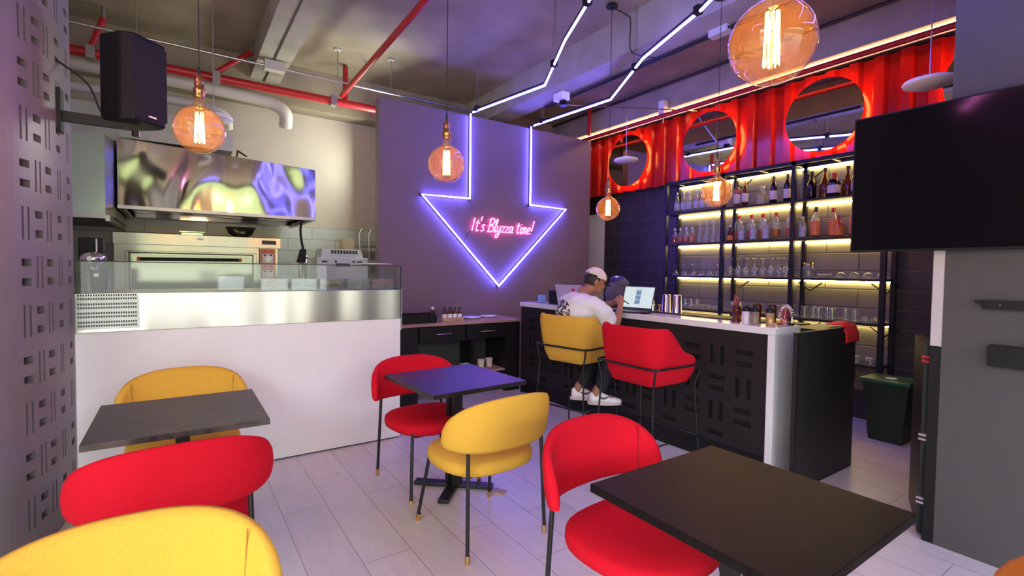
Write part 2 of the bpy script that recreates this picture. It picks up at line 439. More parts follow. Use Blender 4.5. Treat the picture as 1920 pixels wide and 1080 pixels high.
# ================================================================== CEILING SERVICES
def pipe(name, pts, r, m, label, cat='pipe', **k):
    return tag(MB().tube(pts, r, 12).build(name, m), label, cat, **k)
t = thing('sprinkler_pipe', 'long red sprinkler pipe running along the kitchen below the ceiling, left to the violet wall', 'pipe', (-1.0, 6.3, 3.53))
MB().tube([(-.1, 0, 0), (3.4, 0, 0)], .045, 14).build('pipe_run', M_redp, t)
MB().tube([(2.75, 0, 0), (2.75, 0, .45)], .033, 12).build('riser', M_redp, t)
for x in (.33, 1.37, 2.6):
    h = MB().cbox((x, 0, 0), (.07, .12, .12)).build('clamp', M_galv, t)
for x, dx in ((.33, .10), (1.37, .34)):
    MB().tube([(x, 0, .06), (x+dx, 0, .36)], .028, 10).build('brace', M_redp, t)
    MB().tube([(x+dx, 0, .36), (x+dx, 0, .47)], .02, 8).build('hanger_rod', M_galv, t)
pipe('sprinkler_pipe', [(1.69, 6.24, 3.60), (1.60, -2.5, 3.72)], .030, M_redp, 'red sprinkler pipe crossing overhead from the kitchen toward the tables')
pipe('sprinkler_pipe', [(5.2, 6.5, 3.50), (5.2, -2.5, 3.50)], .028, M_redp, 'thin red sprinkler pipe running above the red corrugated bar panel')
tag(MB().tube([(5.2, 5.6, 3.55), (5.2, 5.6, 3.95)], .028, 10).build('sprinkler_drop', M_redp), 'short upright red pipe above the right end of the violet wall', 'pipe')
t = thing('conduit', 'thin silver conduit running across the kitchen ceiling with a junction box', 'conduit', (0, 6.0, 3.68))
MB().tube([(-1.1, 0, 0), (3.6, 0, -.02)], .013, 8).build('tube_run', M_galv, t)
MB().cbox((.9, 0, .0), (.20, .10, .10)).build('junction_box', M_duct, t)
for x in (-.30, 1.9): MB().tube([(x, 0, 0), (x, 0, .32)], .006, 6).build('hanger_rod', M_galv, t)
t = thing('air_duct', 'beige painted duct bending down behind the red pipe above the hood', 'duct', (0, 6.55, 3.38))
MB().tube(smooth_path([(-1.1, 0, .10), (-.2, 0, .12), (.6, 0, .10), (.95, 0, .06), (1.10, 0, -.03), (1.12, .1, -.16)], 5), .075, 16).build('duct_run', M_duct, t)
t = thing('air_duct', 'smaller beige duct bent behind the hanging black speaker', 'duct', (0, 6.45, 3.15))
MB().tube(smooth_path([(-1.1, 0, .06), (-.3, 0, .10), (.2, 0, .10), (.45, 0, .03), (.50, .1, -.08)], 5), .05, 14).build('duct_run', M_duct, t)
for i, (x, y, z0, lab) in enumerate([(1.55, 5.9, 3.66, 'thin hanger rod under the ceiling left of the red riser pipe'), (2.15, 5.8, 3.66, 'thin hanger rod with round plate just above the violet wall'), (.36, 4.9, 2.80, 'long thin rod hanging behind the amber bulb over the left table')][:2]):
    t = thing('hanger_rod', lab, 'rod', (x, y, z0))
    MB().tube([(0, 0, 0), (0, 0, CZ-z0)], .006, 6).build('rod', M_galv, t)
    MB().lathe([(.04, 0), (.04, .01)], 12, (0, 0, CZ-z0-.012)).build('plate', M_duct, t)
# conduits by the bar beam
pipe('conduit', [(5.30, 6.6, 3.93), (5.30, -2.5, 3.93)], .018, M_capd, 'dark conduit running along the ceiling beside the red pipe over the bar', 'conduit')
t = thing('cable_tray', 'pair of dark cables running under the concrete beam over the bar', 'cable', (3.95, 0, 3.60))
MB().tube([(0, 5.1, 0), (0, -2.4, 0)], .012, 8).tube([(.04, 5.1, 0), (.04, -2.4, 0)], .012, 8).build('cable', M_cable, t)
MB().cbox((.02, 2.62, 0), (.09, .18, .06)).build('junction_box', M_duct, t)
pipe('conduit', [(3.95, 4.7, 3.52), (5.6, 4.0, 3.58)], .008, M_galv, 'thin silver conduit crossing from the beam to the red corrugated panel', 'conduit')
t = thing('security_camera', 'small white and black security camera under the concrete beam', 'camera', (3.86, 4.65, 3.50))
MB().cbox((0, 0, .08), (.12, .16, .09)).build('body', M_shade, t)
MB().lathe([(.05, 0), (.05, .05), (.035, .06)], 14, (0, -.03, -.03)).build('lens', M_blackp, t)
t = thing('junction_box', 'white plastic box on the bulkhead above the middle round mirror', 'box', (5.36, 4.35, 3.66))
MB().cbox((0, 0, 0), (.08, .09, .18)).build('body', M_shade, t)
MB().tube([(0, 0, -.09), (-.0, .0, -.2)], .01, 6).build('stub', M_galv, t)

# ================================================================== NEON ARROW
R_N = .0095
arrow_pts = [(3.06, 5.46, 3.44), (3.06, 5.46, 2.38), (2.41, 5.46, 2.37), (3.51, 5.46, 1.274), (4.646, 5.46, 2.37), (4.006, 5.46, 2.38), (4.006, 5.46, 3.44)]
pathL = [(3.06, 5.40, 3.44), (3.167, 4.09, 3.40), (2.685, 3.20, 3.40), (2.10, 1.90, 3.40), (2.35, .3, 3.40), (1.6, -1.2, 3.40)]
pathR = [(4.006, 5.40, 3.44), (4.02, 3.99, 3.40), (3.482, 3.066, 3.40), (3.18, 2.25, 3.40), (3.02, 1.95, 3.40), (2.75, 1.60, 3.40), (3.28, .80, 3.30), (3.28, -.8, 3.30), (2.3, -2.0, 3.40)]
t = thing('neon_arrow', 'large downward neon arrow outline glowing blue-white on the violet wall', 'neon light', (3.53, 5.46, 1.27))
def loc(pts, o): return [tuple(Vector(p)-Vector(o)) for p in pts]
MB().tube(loc(arrow_pts, t.location), R_N, 8).build('light_tube', M_neon, t)
mb = MB()
for i in range(len(arrow_pts)-1):
    a, c = Vector(arrow_pts[i]), Vector(arrow_pts[i+1])
    mb.tube(loc([a+Vector((0, .022, 0)), c+Vector((0, .022, 0))], t.location), .006, 6)
mb.build('mounting_track', M_blackp, t)
for p in arrow_pts: MB().cbox(tuple(Vector(p)-t.location+Vector((0, .02, 0))), (.03, .03, .03)).build('corner_clip', M_blackp, t)
for nm, P, clips in (('left', pathL, (0, 1.95, 1)), ('right', pathR, (0, 2.5, 1))):
    lab = {'left': 'blue-white neon line zigzagging overhead from the left side of the arrow shaft',
           'right': 'blue-white neon line zigzagging overhead from the right side of the arrow shaft'}[nm]
    t = thing('overhead_neon', lab, 'neon light', P[0], group='overhead neon lines')
    MB().tube(loc(P, P[0]), R_N, 8).build('light_tube', M_neon, t)
    MB().tube(loc([(x, y, z+.024) for x, y, z in P], P[0]), .013, 6).build('mounting_track', M_blackp, t)
    for q in (([3.06, 5.3, 3.46], [2.93, 3.65, 3.42], [2.45, 2.68, 3.42]) if nm == 'left' else ([4.008, 5.22, 3.46], [3.60, 3.26, 3.42], [3.2, 2.3, 3.42])):
        MB().cbox(tuple(Vector(q)-Vector(P[0])), (.05, .05, .06)).build('wire_clip', M_blackp, t)
        MB().tube(loc([(q[0]-.02, q[1], q[2]), (q[0], q[1], CZ)], P[0]), .003, 5).tube(loc([(q[0]+.03, q[1], q[2]), (q[0]+.005, q[1], CZ)], P[0]), .003, 5).build('wire', M_galv, t)

# pink script sign ---------------------------------------------------
GLY = {  # strokes in (x, y), x-height 1, slant added later
 'I': ([[(.0, 0), (.0, 2.0)]], .55),
 't': ([[(.2, 1.7), (.2, .3), (.35, 0), (.6, .15)], [(-.1, 1.25), (.6, 1.25)]], .75),
 "'": ([[(.1, 2.3), (.0, 1.6)]], .35),
 's': ([[(.6, .95), (.3, 1.05), (.15, .75), (.5, .45), (.35, .05), (.0, .1)]], .85),
 'B': ([[(.1, 0), (.1, 2.0)], [(-.1, 1.85), (.5, 2.15), (.95, 1.8), (.7, 1.25), (.15, 1.05), (.75, .95), (1.0, .45), (.6, .0), (-.1, .05)]], 1.2),
 'l': ([[(.0, 0.1), (.25, 1.3), (.3, 1.95), (.1, 1.9), (.1, .3), (.3, .0), (.5, .2)]], .55),
 'y': ([[(.0, 1.0), (.1, .3), (.45, .1), (.65, 1.0)], [(.65, 1.0), (.55, -.3), (.2, -.9), (-.05, -.5), (.7, .1)]], .9),
 'z': ([[(.0, .95), (.6, .95), (.05, .05), (.7, .05)]], .8),
 'a': ([[(.65, .9), (.3, 1.05), (.0, .6), (.1, .1), (.4, .1), (.65, .9), (.6, .2), (.85, .05)]], .95),
 'i': ([[(.1, 1.0), (.1, .25), (.3, 0), (.45, .15)], [(.1, 1.45), (.13, 1.5)]], .5),
 'm': ([[(.0, 0), (.05, 1.0), (.2, 1.05), (.4, .8), (.4, .0)], [(.4, .7), (.6, 1.05), (.8, .8), (.8, .2), (.95, .0)]], 1.1),
 'e': ([[(.0, .5), (.5, .6), (.45, 1.0), (.15, 1.0), (.0, .5), (.15, .05), (.6, .15)]], .8),
 '!': ([[(.25, 2.2), (.1, .5)], [(.03, .08), (.05, .0)]], .5),
}
# pink tube added out of view to tint the slotted column and the ceiling
t = thing('ceiling_tint_tube', 'added pink tint tube under the ceiling, out of view', 'neon light', (-.9, 1.2, 3.78))
MB().tube([(-1.4, 1.0, 0), (-.2, .4, 0), (-.5, -.8, 0)], .012, 8).build('light_tube', emis('pink_tint_glow', (.95, .22, .72), 65), t)
t = thing('neon_sign', "pink neon script reading It's Blyzza time! inside the arrow on the violet wall", 'neon sign', (3.10, 5.47, 1.98))
txt = "It's Blyzza time!"; x = 0; sc = .082; word = MB()
for ch in txt:
    if ch == ' ':
        x += .55; continue
    st, adv = GLY[ch]
    for sk in st:
        P = [((x+px+.28*py)*sc, 0, py*sc) for px, py in sk]
        if len(P) > 2 and ch not in 'z': P = smooth_path(P, 4)
        word.tube(P, .0062, 6)
    x += adv
wtot = x*sc
fx = .96/wtot
word.v = [(v[0]*fx, v[1], v[2]) for v in word.v]
word.build('lettering', M_pink, t)
MB().box((.0, .012, .03), (.96, .016, .045)).box((.0, .012, .10), (.96, .016, .112)).build('backing_rail', thin_glass('acrylic', (.9, .8, .85), .8, .1), t)
MB().tube([(-.02, .01, 0), (-.10, .02, -.12)], .003, 5).build('power_lead', M_cable, t)

# ================================================================== PENDANTS
def bulb_lamp(p, top, label):
    t = thing('pendant_bulb', label, 'pendant lamp', p, group='amber globe pendant lamps')
    R = .113
    profl = []
    for i in range(19):
        a = PI*i/18*.90
        profl.append((R*math.sin(a), -R*math.cos(a)))
    profl[0] = (0.0001, -R)
    profl += [(.027, .118), (.024, .140), (.023, .160)]
    MB().lathe(profl, 32).build('glass_globe', M_bulb, t)
    mb = MB()
    for k in range(8):
        a = 2*PI*k/8; r0 = .021
        mb.tube([(r0*math.cos(a), r0*math.sin(a), -.062), (r0*.8*math.cos(a+.35), r0*.8*math.sin(a+.35), .078)], .0016, 5)
    mb.build('filament', M_fil, t)
    MB().tube([(0, 0, -.08), (0, 0, .13)], .004, 6).lathe([(.022, 0), (.022, .003)], 12, (0, 0, .078)).build('stem', M_glass, t)
    MB().lathe([(.024, .155), (.026, .165), (.023, .175), (.027, .183), (.027, .195), (.020, .20), (.022, .225), (.020, .25), (.010, .262), (.004, .27)], 18).build('lamp_holder', M_copper, t)
    MB().tube([(0, 0, .265), (0, 0, .30)], .006, 8).tube([(0, 0, .30), (0, 0, top-p[2])], .0028, 6).build('cord', M_cable, t)
    MB().lathe([(.055, 0), (.05, .02), (.0, .02)], 20, (0, 0, top-p[2]-.03)).build('ceiling_rose', M_blackm, t)
    return t
bulb_lamp((.097, 2.88, 2.15), CZ, 'amber globe pendant lamp in front of the steel hood over the left table')
bulb_lamp((1.38, 2.76, 2.13), CZ, 'amber globe pendant lamp before the violet wall, left of the arrow')
bulb_lamp((1.37, .745, 2.12), CZ, 'largest nearest amber globe pendant lamp at the top right')
bulb_lamp((3.49, 2.30, 2.11), 3.63+.0, 'amber globe pendant lamp before the lit bottle shelves over the bar')
bulb_lamp((3.41, 3.39, 2.08), CZ, 'smallest amber globe pendant lamp above the seated person and laptop')
def disc_lamp(p, label):
    t = thing('disc_lamp', label, 'pendant lamp', p, group='white disc pendant lamps')
    MB().lathe([(.02, .05), (.14, .015), (.15, .0), (.145, -.012), (0.0001, -.012)][::-1], 28).build('shade', M_shade, t)
    MB().tube([(0, 0, .03), (0, 0, CZ-p[2])], .004, 6).build('cord', M_galv, t)
disc_lamp((.27, 5.0, 2.765), 'white disc pendant lamp behind the amber bulb near the steel hood')
disc_lamp((4.62, 4.30, 2.865), 'white disc pendant lamp in front of the leftmost round mirror')
disc_lamp((4.2, 1.20, 2.78), 'white disc pendant lamp above the television at the upper right')
# thin cable looped from beam to the pendant rose
tag(MB().tube(smooth_path([(3.41, 3.39, 3.97), (3.62, 3.38, 3.95), (3.655, 3.38, 3.90), (3.655, 3.38, 3.66), (3.72, 3.36, 3.60), (3.94, 3.3, 3.60)], 3), .005, 6).build('ceiling_cable', M_cable), 'black cable stepping from the ceiling down the beam side by the pendant rose', 'cable')

# ================================================================== RED CORRUGATED PANEL, MIRRORS
def corr_poly(y0, y1, p=.215, d=.05, x=5.685):
    pts = []; y = y0
    while y < y1:
        pts += [(x, y), (x, y+p*.36), (x-d, y+p*.50), (x-d, y+p*.86)]; y += p
    return pts
cp = corr_poly(1.0, 6.3)
mb = MB(); n = len(cp)
vs = [(x, y, 2.70) for x, y in cp]+[(x, y, 3.60) for x, y in cp]+[(x+.006, y, 2.70) for x, y in cp]+[(x+.006, y, 3.60) for x, y in cp]
fs = [(i+1, i, n+i, n+i+1) for i in range(n-1)]+[(2*n+i, 2*n+i+1, 3*n+i+1, 3*n+i) for i in range(n-1)]+[(i, i+1, 2*n+i+1, 2*n+i) for i in range(n-1)]+[(n+i+1, n+i, 3*n+i, 3*n+i+1) for i in range(n-1)]
mb.add(vs, fs)
t = thing('corrugated_panel', 'long red corrugated metal panel glowing above the bottle shelves', 'wall panel', (0, 0, 0))
mb.build('sheet', M_corr, t)
MB().box((5.50, 1.0, 3.625), (5.54, 6.3, 3.655)).build('top_light_strip', M_top, t)
MB().box((5.545, 1.0, 3.60), (5.57, 6.3, 3.66)).build('light_rail', M_shade, t)
for y, lab in ((5.15, 'leftmost round mirror on the red corrugated panel'), (3.795, 'round mirror on the red panel behind the pendant bulb, second from the left'),
               (2.465, 'round mirror on the red panel left of the television'), (1.12, 'round mirror mostly hidden by the television wall at far right')):
    t = thing('round_mirror', lab, 'mirror', (5.568, y, 3.135), group='round mirrors on the red panel')
    RM = Matrix.Rotation(-PI/2, 4, 'Y')
    m1 = MB().lathe([(.375, 0), (.375, .012)], 48); m1.v = [tuple(RM @ Vector(v)) for v in m1.v]
    m1.build('mirror_plate', M_mirror, t)
    m2 = MB().tube([(.02, .325*math.cos(2*PI*k/40), .325*math.sin(2*PI*k/40)) for k in range(40)], .008, 6, closed=True); m2.build('backlight_ring', M_ring, t)
    m3 = MB().lathe([(.18, -.05), (.18, 0)], 24); m3.v = [tuple(RM @ Vector(v)) for v in m3.v]; m3.build('standoff', M_blackm, t)

# ================================================================== BOTTLE SHELVES
t = thing('shelf_unit', 'tall dark steel shelving unit with warm strip lights full of bottles and glasses', 'shelf', (5.5, 3.1, 0))
ys = [4.37, 3.527, 2.70, 1.86]; SZ = [2.67, 2.266, 1.855, 1.435, 1.005, .60]
for y in ys:
    for x in (0, .26):
        if x: MB().box((x-.02, y-3.1-.02+.0, .0), (x+.02, y-3.1+.02, 2.69)).build('post', M_navy, t)
        else: MB().box((x-.02, y-3.1-.022, .0), (x+.02, y-3.1+.022, 2.69)).build('post', M_navy, t)
for z in SZ:
    fr = z == SZ[0]
    if fr:
        MB().box((-.02, ys[3]-3.1, z-.02), (.02, ys[0]-3.1, z+.02)).box((.24, ys[3]-3.1, z-.02), (.28, ys[0]-3.1, z+.02)).build('top_rail', M_navy, t)
        for k in range(7):
            yy = ys[3]-3.1+.1+k*.38; MB().box((.02, yy, z-.012), (.24, yy+.025, z+.008)).build('cross_bar', M_navy, t)
    else:
        y0 = ys[3] if z > .7 else ys[3]
        y1 = ys[0] if z > .7 else 2.7
        MB().box((-.018, y0-3.1, z-.018), (.275, y1-3.1, z+.006)).build('shelf_board', M_navy, t)
    if z > .7:
        MB().box((.258, ys[3]-3.1+.02, z-.034), (.272, ys[0]-3.1-.02, z-.022)).build('light_strip', M_strip, t)
for y in (3.44, 2.62, 1.92):
    for z in (2.63, 1.40, .97):
        MB().tube([(.26, y-3.1-.12, z-.01), (.26, y-3.1, z-.10)], .008, 5).tube([(.26, y-3.1+.12, z-.01), (.26, y-3.1, z-.10)], .008, 5).build('bracket', M_navy, t)

# ---- bottle and glass prototypes (origin at their base)
def bottle(name, prof_, glass, label_z=None, lab_mat=None, cap=None, capr=.014, caph=(.27, .30), sq=0, body_r=.036):
    t = thing(name, 'x', 'bottle')
    MB().lathe(prof_, 16, sq=sq).build('body', glass, t)
    if label_z: MB().lathe([(body_r+.0008, label_z[0]), (body_r+.0008, label_z[1])], 16, sq=sq).build('paper_label', lab_mat, t)
    if cap: MB().lathe([(capr, caph[0]), (capr, caph[1])], 12).build('cap', cap, t)
    return t
def bp(r, sh, nk, top): return [(r*.85, 0), (r, .008), (r, sh), (r*.75, sh+.03), (nk, sh+.06), (nk, top)]
P = {}
P['vodka'] = bottle('spirit_bottle', bp(.036, .17, .013, .27), M_gware, (.05, .14), M_labelb, M_caps, .014, (.262, .29))
P['tallcarafe'] = bottle('carafe', [(.045, 0), (.047, .01), (.044, .05), (.016, .16), (.012, .20), (.012, .27), (.018, .29)], M_gware, None, None, None)
P['squat'] = bottle('spirit_bottle', bp(.042, .11, .014, .20), M_gware, (.03, .095), M_pinkg, M_caps, .015, (.195, .22), body_r=.042)
P['redcap'] = bottle('gin_bottle', bp(.040, .20, .015, .285), M_gware, (.05, .13), thin_glass('faint_label', (.8, .5, .4), 1, .2, .35, (.8, .3, .15)), M_capr, .019, (.272, .315), sq=6, body_r=.040)
P['ginlabel'] = bottle('spirit_bottle', bp(.034, .14, .013, .22), M_gware, (.02, .13), M_labelb, M_caps, .014, (.215, .24), body_r=.034)
P['rose'] = bottle('wine_bottle', bp(.036, .19, .014, .30), M_pinkg, (.05, .16), M_label, M_capd, .0155, (.25, .305))
P['amberw'] = bottle('wine_bottle', bp(.036, .19, .014, .30), M_brown, (.06, .16), M_label, M_copper, .0155, (.25, .305))
P['wine'] = bottle('wine_bottle', bp(.038, .20, .0145, .31), M_wine, (.05, .15), M_label, M_capd, .016, (.25, .315), body_r=.038)
P['decanter'] = bottle('decanter', [(.05, 0), (.052, .01), (.052, .12), (.02, .15), (.018, .165), (.026, .17), (.03, .19), (.022, .215), (.0001, .22)], M_gware, (.01, .11), thin_glass('frosted', (.8, .8, .7), 1, .4, .4, (.8, .78, .6)), None, sq=6, body_r=.052)
P['dark'] = bottle('liqueur_bottle', bp(.045, .15, .015, .27), M_wine, None, None, M_capd, .017, (.255, .295))
P['cognac'] = bottle('cognac_bottle', [(.05, 0), (.054, .02), (.05, .14), (.03, .21), (.015, .24), (.015, .29)], M_brown, None, None, M_capd, .019, (.28, .32))
P['square'] = bottle('liqueur_bottle', bp(.050, .15, .02, .20), M_wine, (.04, .12), M_label, M_capr, .026, (.195, .245), sq=6, body_r=.050)
P['orange'] = bottle('gin_bottle', bp(.040, .19, .016, .28), M_gware, (.03, .19), M_labelo, M_capr, .019, (.265, .31), body_r=.040)
P['orangedark'] = bottle('gin_bottle', bp(.040, .19, .016, .30), M_gware, (.03, .18), M_labelo, M_capd, .018, (.275, .325), body_r=.040)
P['magenta'] = bottle('gin_bottle', bp(.046, .12, .016, .20), M_pinkg, (.02, .11), M_labelo, mat('magenta_cap', (.5, .02, .2), .4), .018, (.195, .225), body_r=.046)
P['smalldark'] = bottle('miniature_bottle', bp(.034, .10, .012, .19), M_brown, (.02, .08), M_labelo, M_caps, .014, (.185, .21), body_r=.034)
def glassware(name, cat, prof_, n=16):
    t = MB().lathe(prof_, n).build(name, M_gware); return tag(t, 'x', cat)
P['winegl'] = glassware('wine_glass', 'glass', [(.030, 0), (.040, .06), (.036, .09), (.012, .115), (.004, .13), (.004, .205), (.03, .213), (.032, .216)])
P['coupe'] = glassware('cocktail_glass', 'glass', [(.048, 0), (.044, .02), (.02, .055), (.004, .075), (.004, .135), (.033, .143), (.034, .146)])
P['tumbler'] = glassware('tumbler', 'glass', [(.042, 0), (.034, .12), (.033, .125), (.0001, .118)])
P['lowcup'] = glassware('low_glass', 'glass', [(.042, 0), (.044, .03), (.036, .06), (.0001, .062)])
P['cut'] = glassware('glass_dish', 'dish', [(.055, 0), (.058, .012), (.046, .045), (.030, .06), (.0001, .058)], 10)
used = set()
def put(key, x, y, z, label, group):
    o = P[key]
    if key not in used:
        used.add(key); o.location = (x, y, z); o['label'] = label; o['group'] = group; return o
    return dup(o, label, (x, y, z), group=group)
def row(key, yl, z, fmt, group, x=5.62, dx=0.0, names=ORD):
    for i, y in enumerate(yl): put(key, x+(dx if i % 2 else 0), y, z, fmt.replace('#', names[i]), group)
Z1, Z2, Z3, Z4, Z5 = [z+.0065 for z in SZ[1:]]
row('vodka', [4.29, 4.19, 4.10, 3.99, 3.90, 3.80, 3.69], Z1, 'clear spirit bottle with blue-grey label, # from the left on the top shelf', 'clear bottles on the left of the top shelf')
put('rose', 5.62, 3.425, Z1, 'pale pink wine bottle beside the post on the top shelf behind the bulb', 'wine bottles on the top shelf')
put('amberw', 5.62, 3.323, Z1, 'amber wine bottle with mauve label right of the pale pink one on the top shelf', 'wine bottles on the top shelf')
put('decanter', 5.62, 3.108, Z1, 'square frosted glass decanter on the top shelf', 'top shelf bottles')
put('wine', 5.62, 2.984, Z1, 'dark wine bottle directly right of the square decanter', 'wine bottles on the top shelf')
put('wine', 5.62, 2.829, Z1, 'dark wine bottle next to the blue post, farther from the decanter', 'wine bottles on the top shelf')
put('wine', 5.71, 2.61, Z1, 'slim dark bottle in the back at the left of the right bay, top shelf', 'top shelf bottles')
put('dark', 5.57, 2.555, Z1, 'short dark rounded bottle at the left front of the right bay, top shelf', 'top shelf bottles')
put('cognac', 5.62, 2.445, Z1, 'brown cognac bottle with tall black cap in the right bay', 'top shelf bottles')
put('square', 5.57, 2.34, Z1, 'square dark bottle with mauve label and red cap', 'top shelf bottles')
put('cognac', 5.69, 2.26, Z1, 'brown rounded bottle right of the square red-capped bottle', 'top shelf bottles')
put('vodka', 5.62, 2.165, Z1, 'clear bottle against the television edge on the top shelf', 'top shelf bottles')
row('squat', [4.315, 4.225, 4.13, 4.04], Z2, 'squat clear bottle with pinkish label, # from the left on the second shelf', 'squat bottles on the second shelf')
row('tallcarafe', [3.929, 3.835, 3.736, 3.64], Z2, 'slender clear carafe, # from the left of the carafes on the second shelf', 'slender carafes on the second shelf', x=5.63)
put('smalldark', 5.60, 3.49, Z2, 'small brown bottle beside the back post on the second shelf', 'second shelf bottles')
row('redcap', [3.415, 3.255, 3.115, 2.965, 2.80], Z2, 'tall square clear bottle with red cap, # from the left in the middle bay', 'tall red-capped bottles in the middle bay', x=5.66)
row('ginlabel', [3.33, 3.185, 3.035], Z2, 'shorter bottle with blue-grey label between red-capped ones, # from the left', 'short labelled bottles in the middle bay', x=5.58)
put('ginlabel', 5.60, 2.645, Z2, 'short clear bottle with silver cap at the left of the right bay, second shelf', 'second shelf bottles')
put('orange', 5.68, 2.56, Z2, 'orange-labelled gin bottle with red cap touching the dark-capped one', 'orange gin bottles')
put('orangedark', 5.57, 2.50, Z2, 'orange-labelled gin bottle with a tall dark cap', 'orange gin bottles')
put('orange', 5.66, 2.37, Z2, 'orange-labelled gin bottle with red cap behind the magenta-capped bottle', 'orange gin bottles')
put('magenta', 5.59, 2.29, Z2, 'short round pink bottle with magenta cap', 'orange gin bottles')
put('orange', 5.62, 2.165, Z2, 'orange-labelled gin bottle with red cap cut off by the television', 'orange gin bottles')
row('coupe', [4.287, 4.151, 4.011, 3.883, 3.767, 3.64], Z3, 'upturned cocktail glass, # from the left on the third shelf', 'upturned cocktail glasses on the third shelf')
row('winegl', [3.46, 3.36, 3.26, 3.16, 3.06, 2.97, 2.88, 2.80], Z3, 'upturned wine glass in the front row, # from the left in the middle bay', 'upturned wine glasses in the middle bay', x=5.58)
row('winegl', [3.41, 3.31, 3.21, 3.11, 3.01, 2.92, 2.84], Z3, 'upturned wine glass in the back row, # from the left in the middle bay', 'upturned wine glasses in the back row', x=5.68)
t = thing('glass_jar', 'clear glass jar with golden lid at the left of the right bay', 'jar', (5.62, 2.575, Z3))
MB().lathe([(.055, 0), (.06, .01), (.06, .11), (.045, .13), (.045, .14)], 20).build('body', M_gware, t)
MB().lathe([(.048, .14), (.048, .16), (.0001, .16)], 20).build('lid', M_brass, t)
tag(MB().lathe([(.03, 0), (.065, .03), (.07, .045), (.066, .045), (.03, .008), (.0001, .008)], 20).build('small_bowl', mat('cream_ceramic', (.7, .66, .5), .4), loc=(5.62, 2.42, Z3)), 'small cream bowl beside the golden-lidded jar', 'bowl')
row('cut', [2.26, 2.14, 2.02, 1.90], Z3, 'upturned cut-glass dish, # from the left on the third shelf', 'cut-glass dishes in the right bay')
row('lowcup', [4.10, 4.01, 3.92, 3.83, 3.74, 3.64], Z4, 'low stacked glass behind the shakers, # from the left', 'low glasses on the fourth shelf', x=5.58)
row('tumbler', [4.25, 4.16, 4.07, 3.98], Z4, 'upturned tumbler in the back behind the shakers, # from the left', 'tumblers at the left of the fourth shelf', x=5.68)
row('tumbler', [3.45, 3.34], Z4, 'upturned tumbler in the middle bay of the fourth shelf, # from the left', 'tumblers in the middle of the fourth shelf')
row('tumbler', [2.596, 2.535, 2.455, 2.40, 2.322, 2.226, 2.115], Z4, 'upturned clear tumbler, # from the left in the right bay, fourth shelf', 'tumblers in the right bay', x=5.60, dx=.07)
row('lowcup', [2.03, 1.925], Z4, 'low clear glass near the right post of the fourth shelf, # from the left', 'low glasses at the right of the fourth shelf')
row('lowcup', [2.22, 2.10, 1.98], Z5, 'low clear glass on the bottom shelf, # from the left', 'low glasses on the bottom shelf')
for k in list(P):
    if k not in used: raise SystemExit('unused prototype '+k)

# ================================================================== BAR COUNTER
XB = 3.45
t = thing('bar_counter', 'long bar counter with white top and black slotted front', 'bar counter', (XB, 1.78, 0))
MB().box((-.02, 0, 1.05), (.34, 3.08, 1.10)).build('countertop', M_wslab, t, bevel=.003)
MB().box((-.02, 0, 0), (.34, .05, 1.049)).build('end_panel', M_wslab, t, bevel=.002)
def bfn(s, z, d): return (d, .055+s, z)
mb, _, _ = slotted('front', bfn, 3.02, .17, 1.045, .2175, [.178+.2175*k for k in range(13)], .03, None, phase=1, zoff=-.082,
                   hl=.135, hh=.036, vl=.145, vw=.036, hs=.088, vs=.088)
mb.f = [tuple(reversed(f)) for f in mb.f]
mb.build('slotted_front', [mat('slotted_panel', (.020, .017, .017), .5, spec=.3), mat('slot_dark', (.006, .006, .006), .8)], t)
MB().box((.035, .055, .0), (.30, 3.075, 1.045)).build('body', M_black, t)
MB().box((.001, 3.04, 0), (.30, 3.075, 1.045)).build('far_end', M_black, t)
for y in (.85, 1.45): MB().box((.002, y, 1.02), (.034, y+.08, 1.046)).build('bracket', M_chrome, t)
t = thing('back_counter', 'low black work counter behind the bar top', 'counter', (3.80, 1.9, 0))
MB().box((0, 0, 0), (.40, 2.9, 1.06)).build('body', M_black, t)
MB().box((-.0, .0, 1.06), (.40, 2.9, 1.085)).build('worktop', M_blackp, t)
t = thing('end_cabinet', 'tall matt black cabinet at the near end of the bar', 'cabinet', (3.395, 1.615, 0))
MB().box((0, 0, 0), (.905, .025, 1.088)).build('front_panel', mat('matt_black', (.010, .010, .011), .55), t, bevel=.002)
MB().box((.42, .026, 0), (.905, .26, 1.08)).build('body', M_black, t)
MB().box((.0, -.003, .02), (.022, .0, 1.08)).build('edge_trim', M_blackp, t)
t = MB(); pts = []
rnd = random.Random(4)
for i in range(9):
    for j in range(7):
        u, v = i/8-.5, j/6-.5
        z = 1.096+.022*math.exp(-(u*u+v*v)*6)+rnd.uniform(-.004, .006)
        x_ = 4.2+u*.22; y_ = 1.66+v*.17
        if v < -.2: z -= (-.2-v)*.42; y_ = 1.607-(-.2-v)*.02
        pts.append((x_, y_, z))
t.add(pts, [(i*7+j, (i+1)*7+j, (i+1)*7+j+1, i*7+j+1) for i in range(8) for j in range(6)], True)
o = t.build('red_cloth', M_redcloth); tag(o, 'crumpled red cloth lying over the corner of the black cabinet', 'cloth')
o.modifiers.new('thickness', 'SOLIDIFY').thickness = .006
o.modifiers['thickness'].offset = 1

# gate at the wall end
t = thing('half_gate', 'open waist-high black gate hinged on the end of the grey wall', 'gate', (3.47, .945, 0))
a = math.atan2(.19, .50)
MB().box((0, -.018, .02), (.53, .018, 1.10), Matrix.Rotation(a, 4, 'Z')).build('leaf', M_black, t)
for z in (.20, .56, 1.0):
    MB().cbox((.0, .0, z), (.035, .05, .012)).cbox((.0, .0, z+.025), (.035, .05, .012)).build('hinge', M_chrome, t)
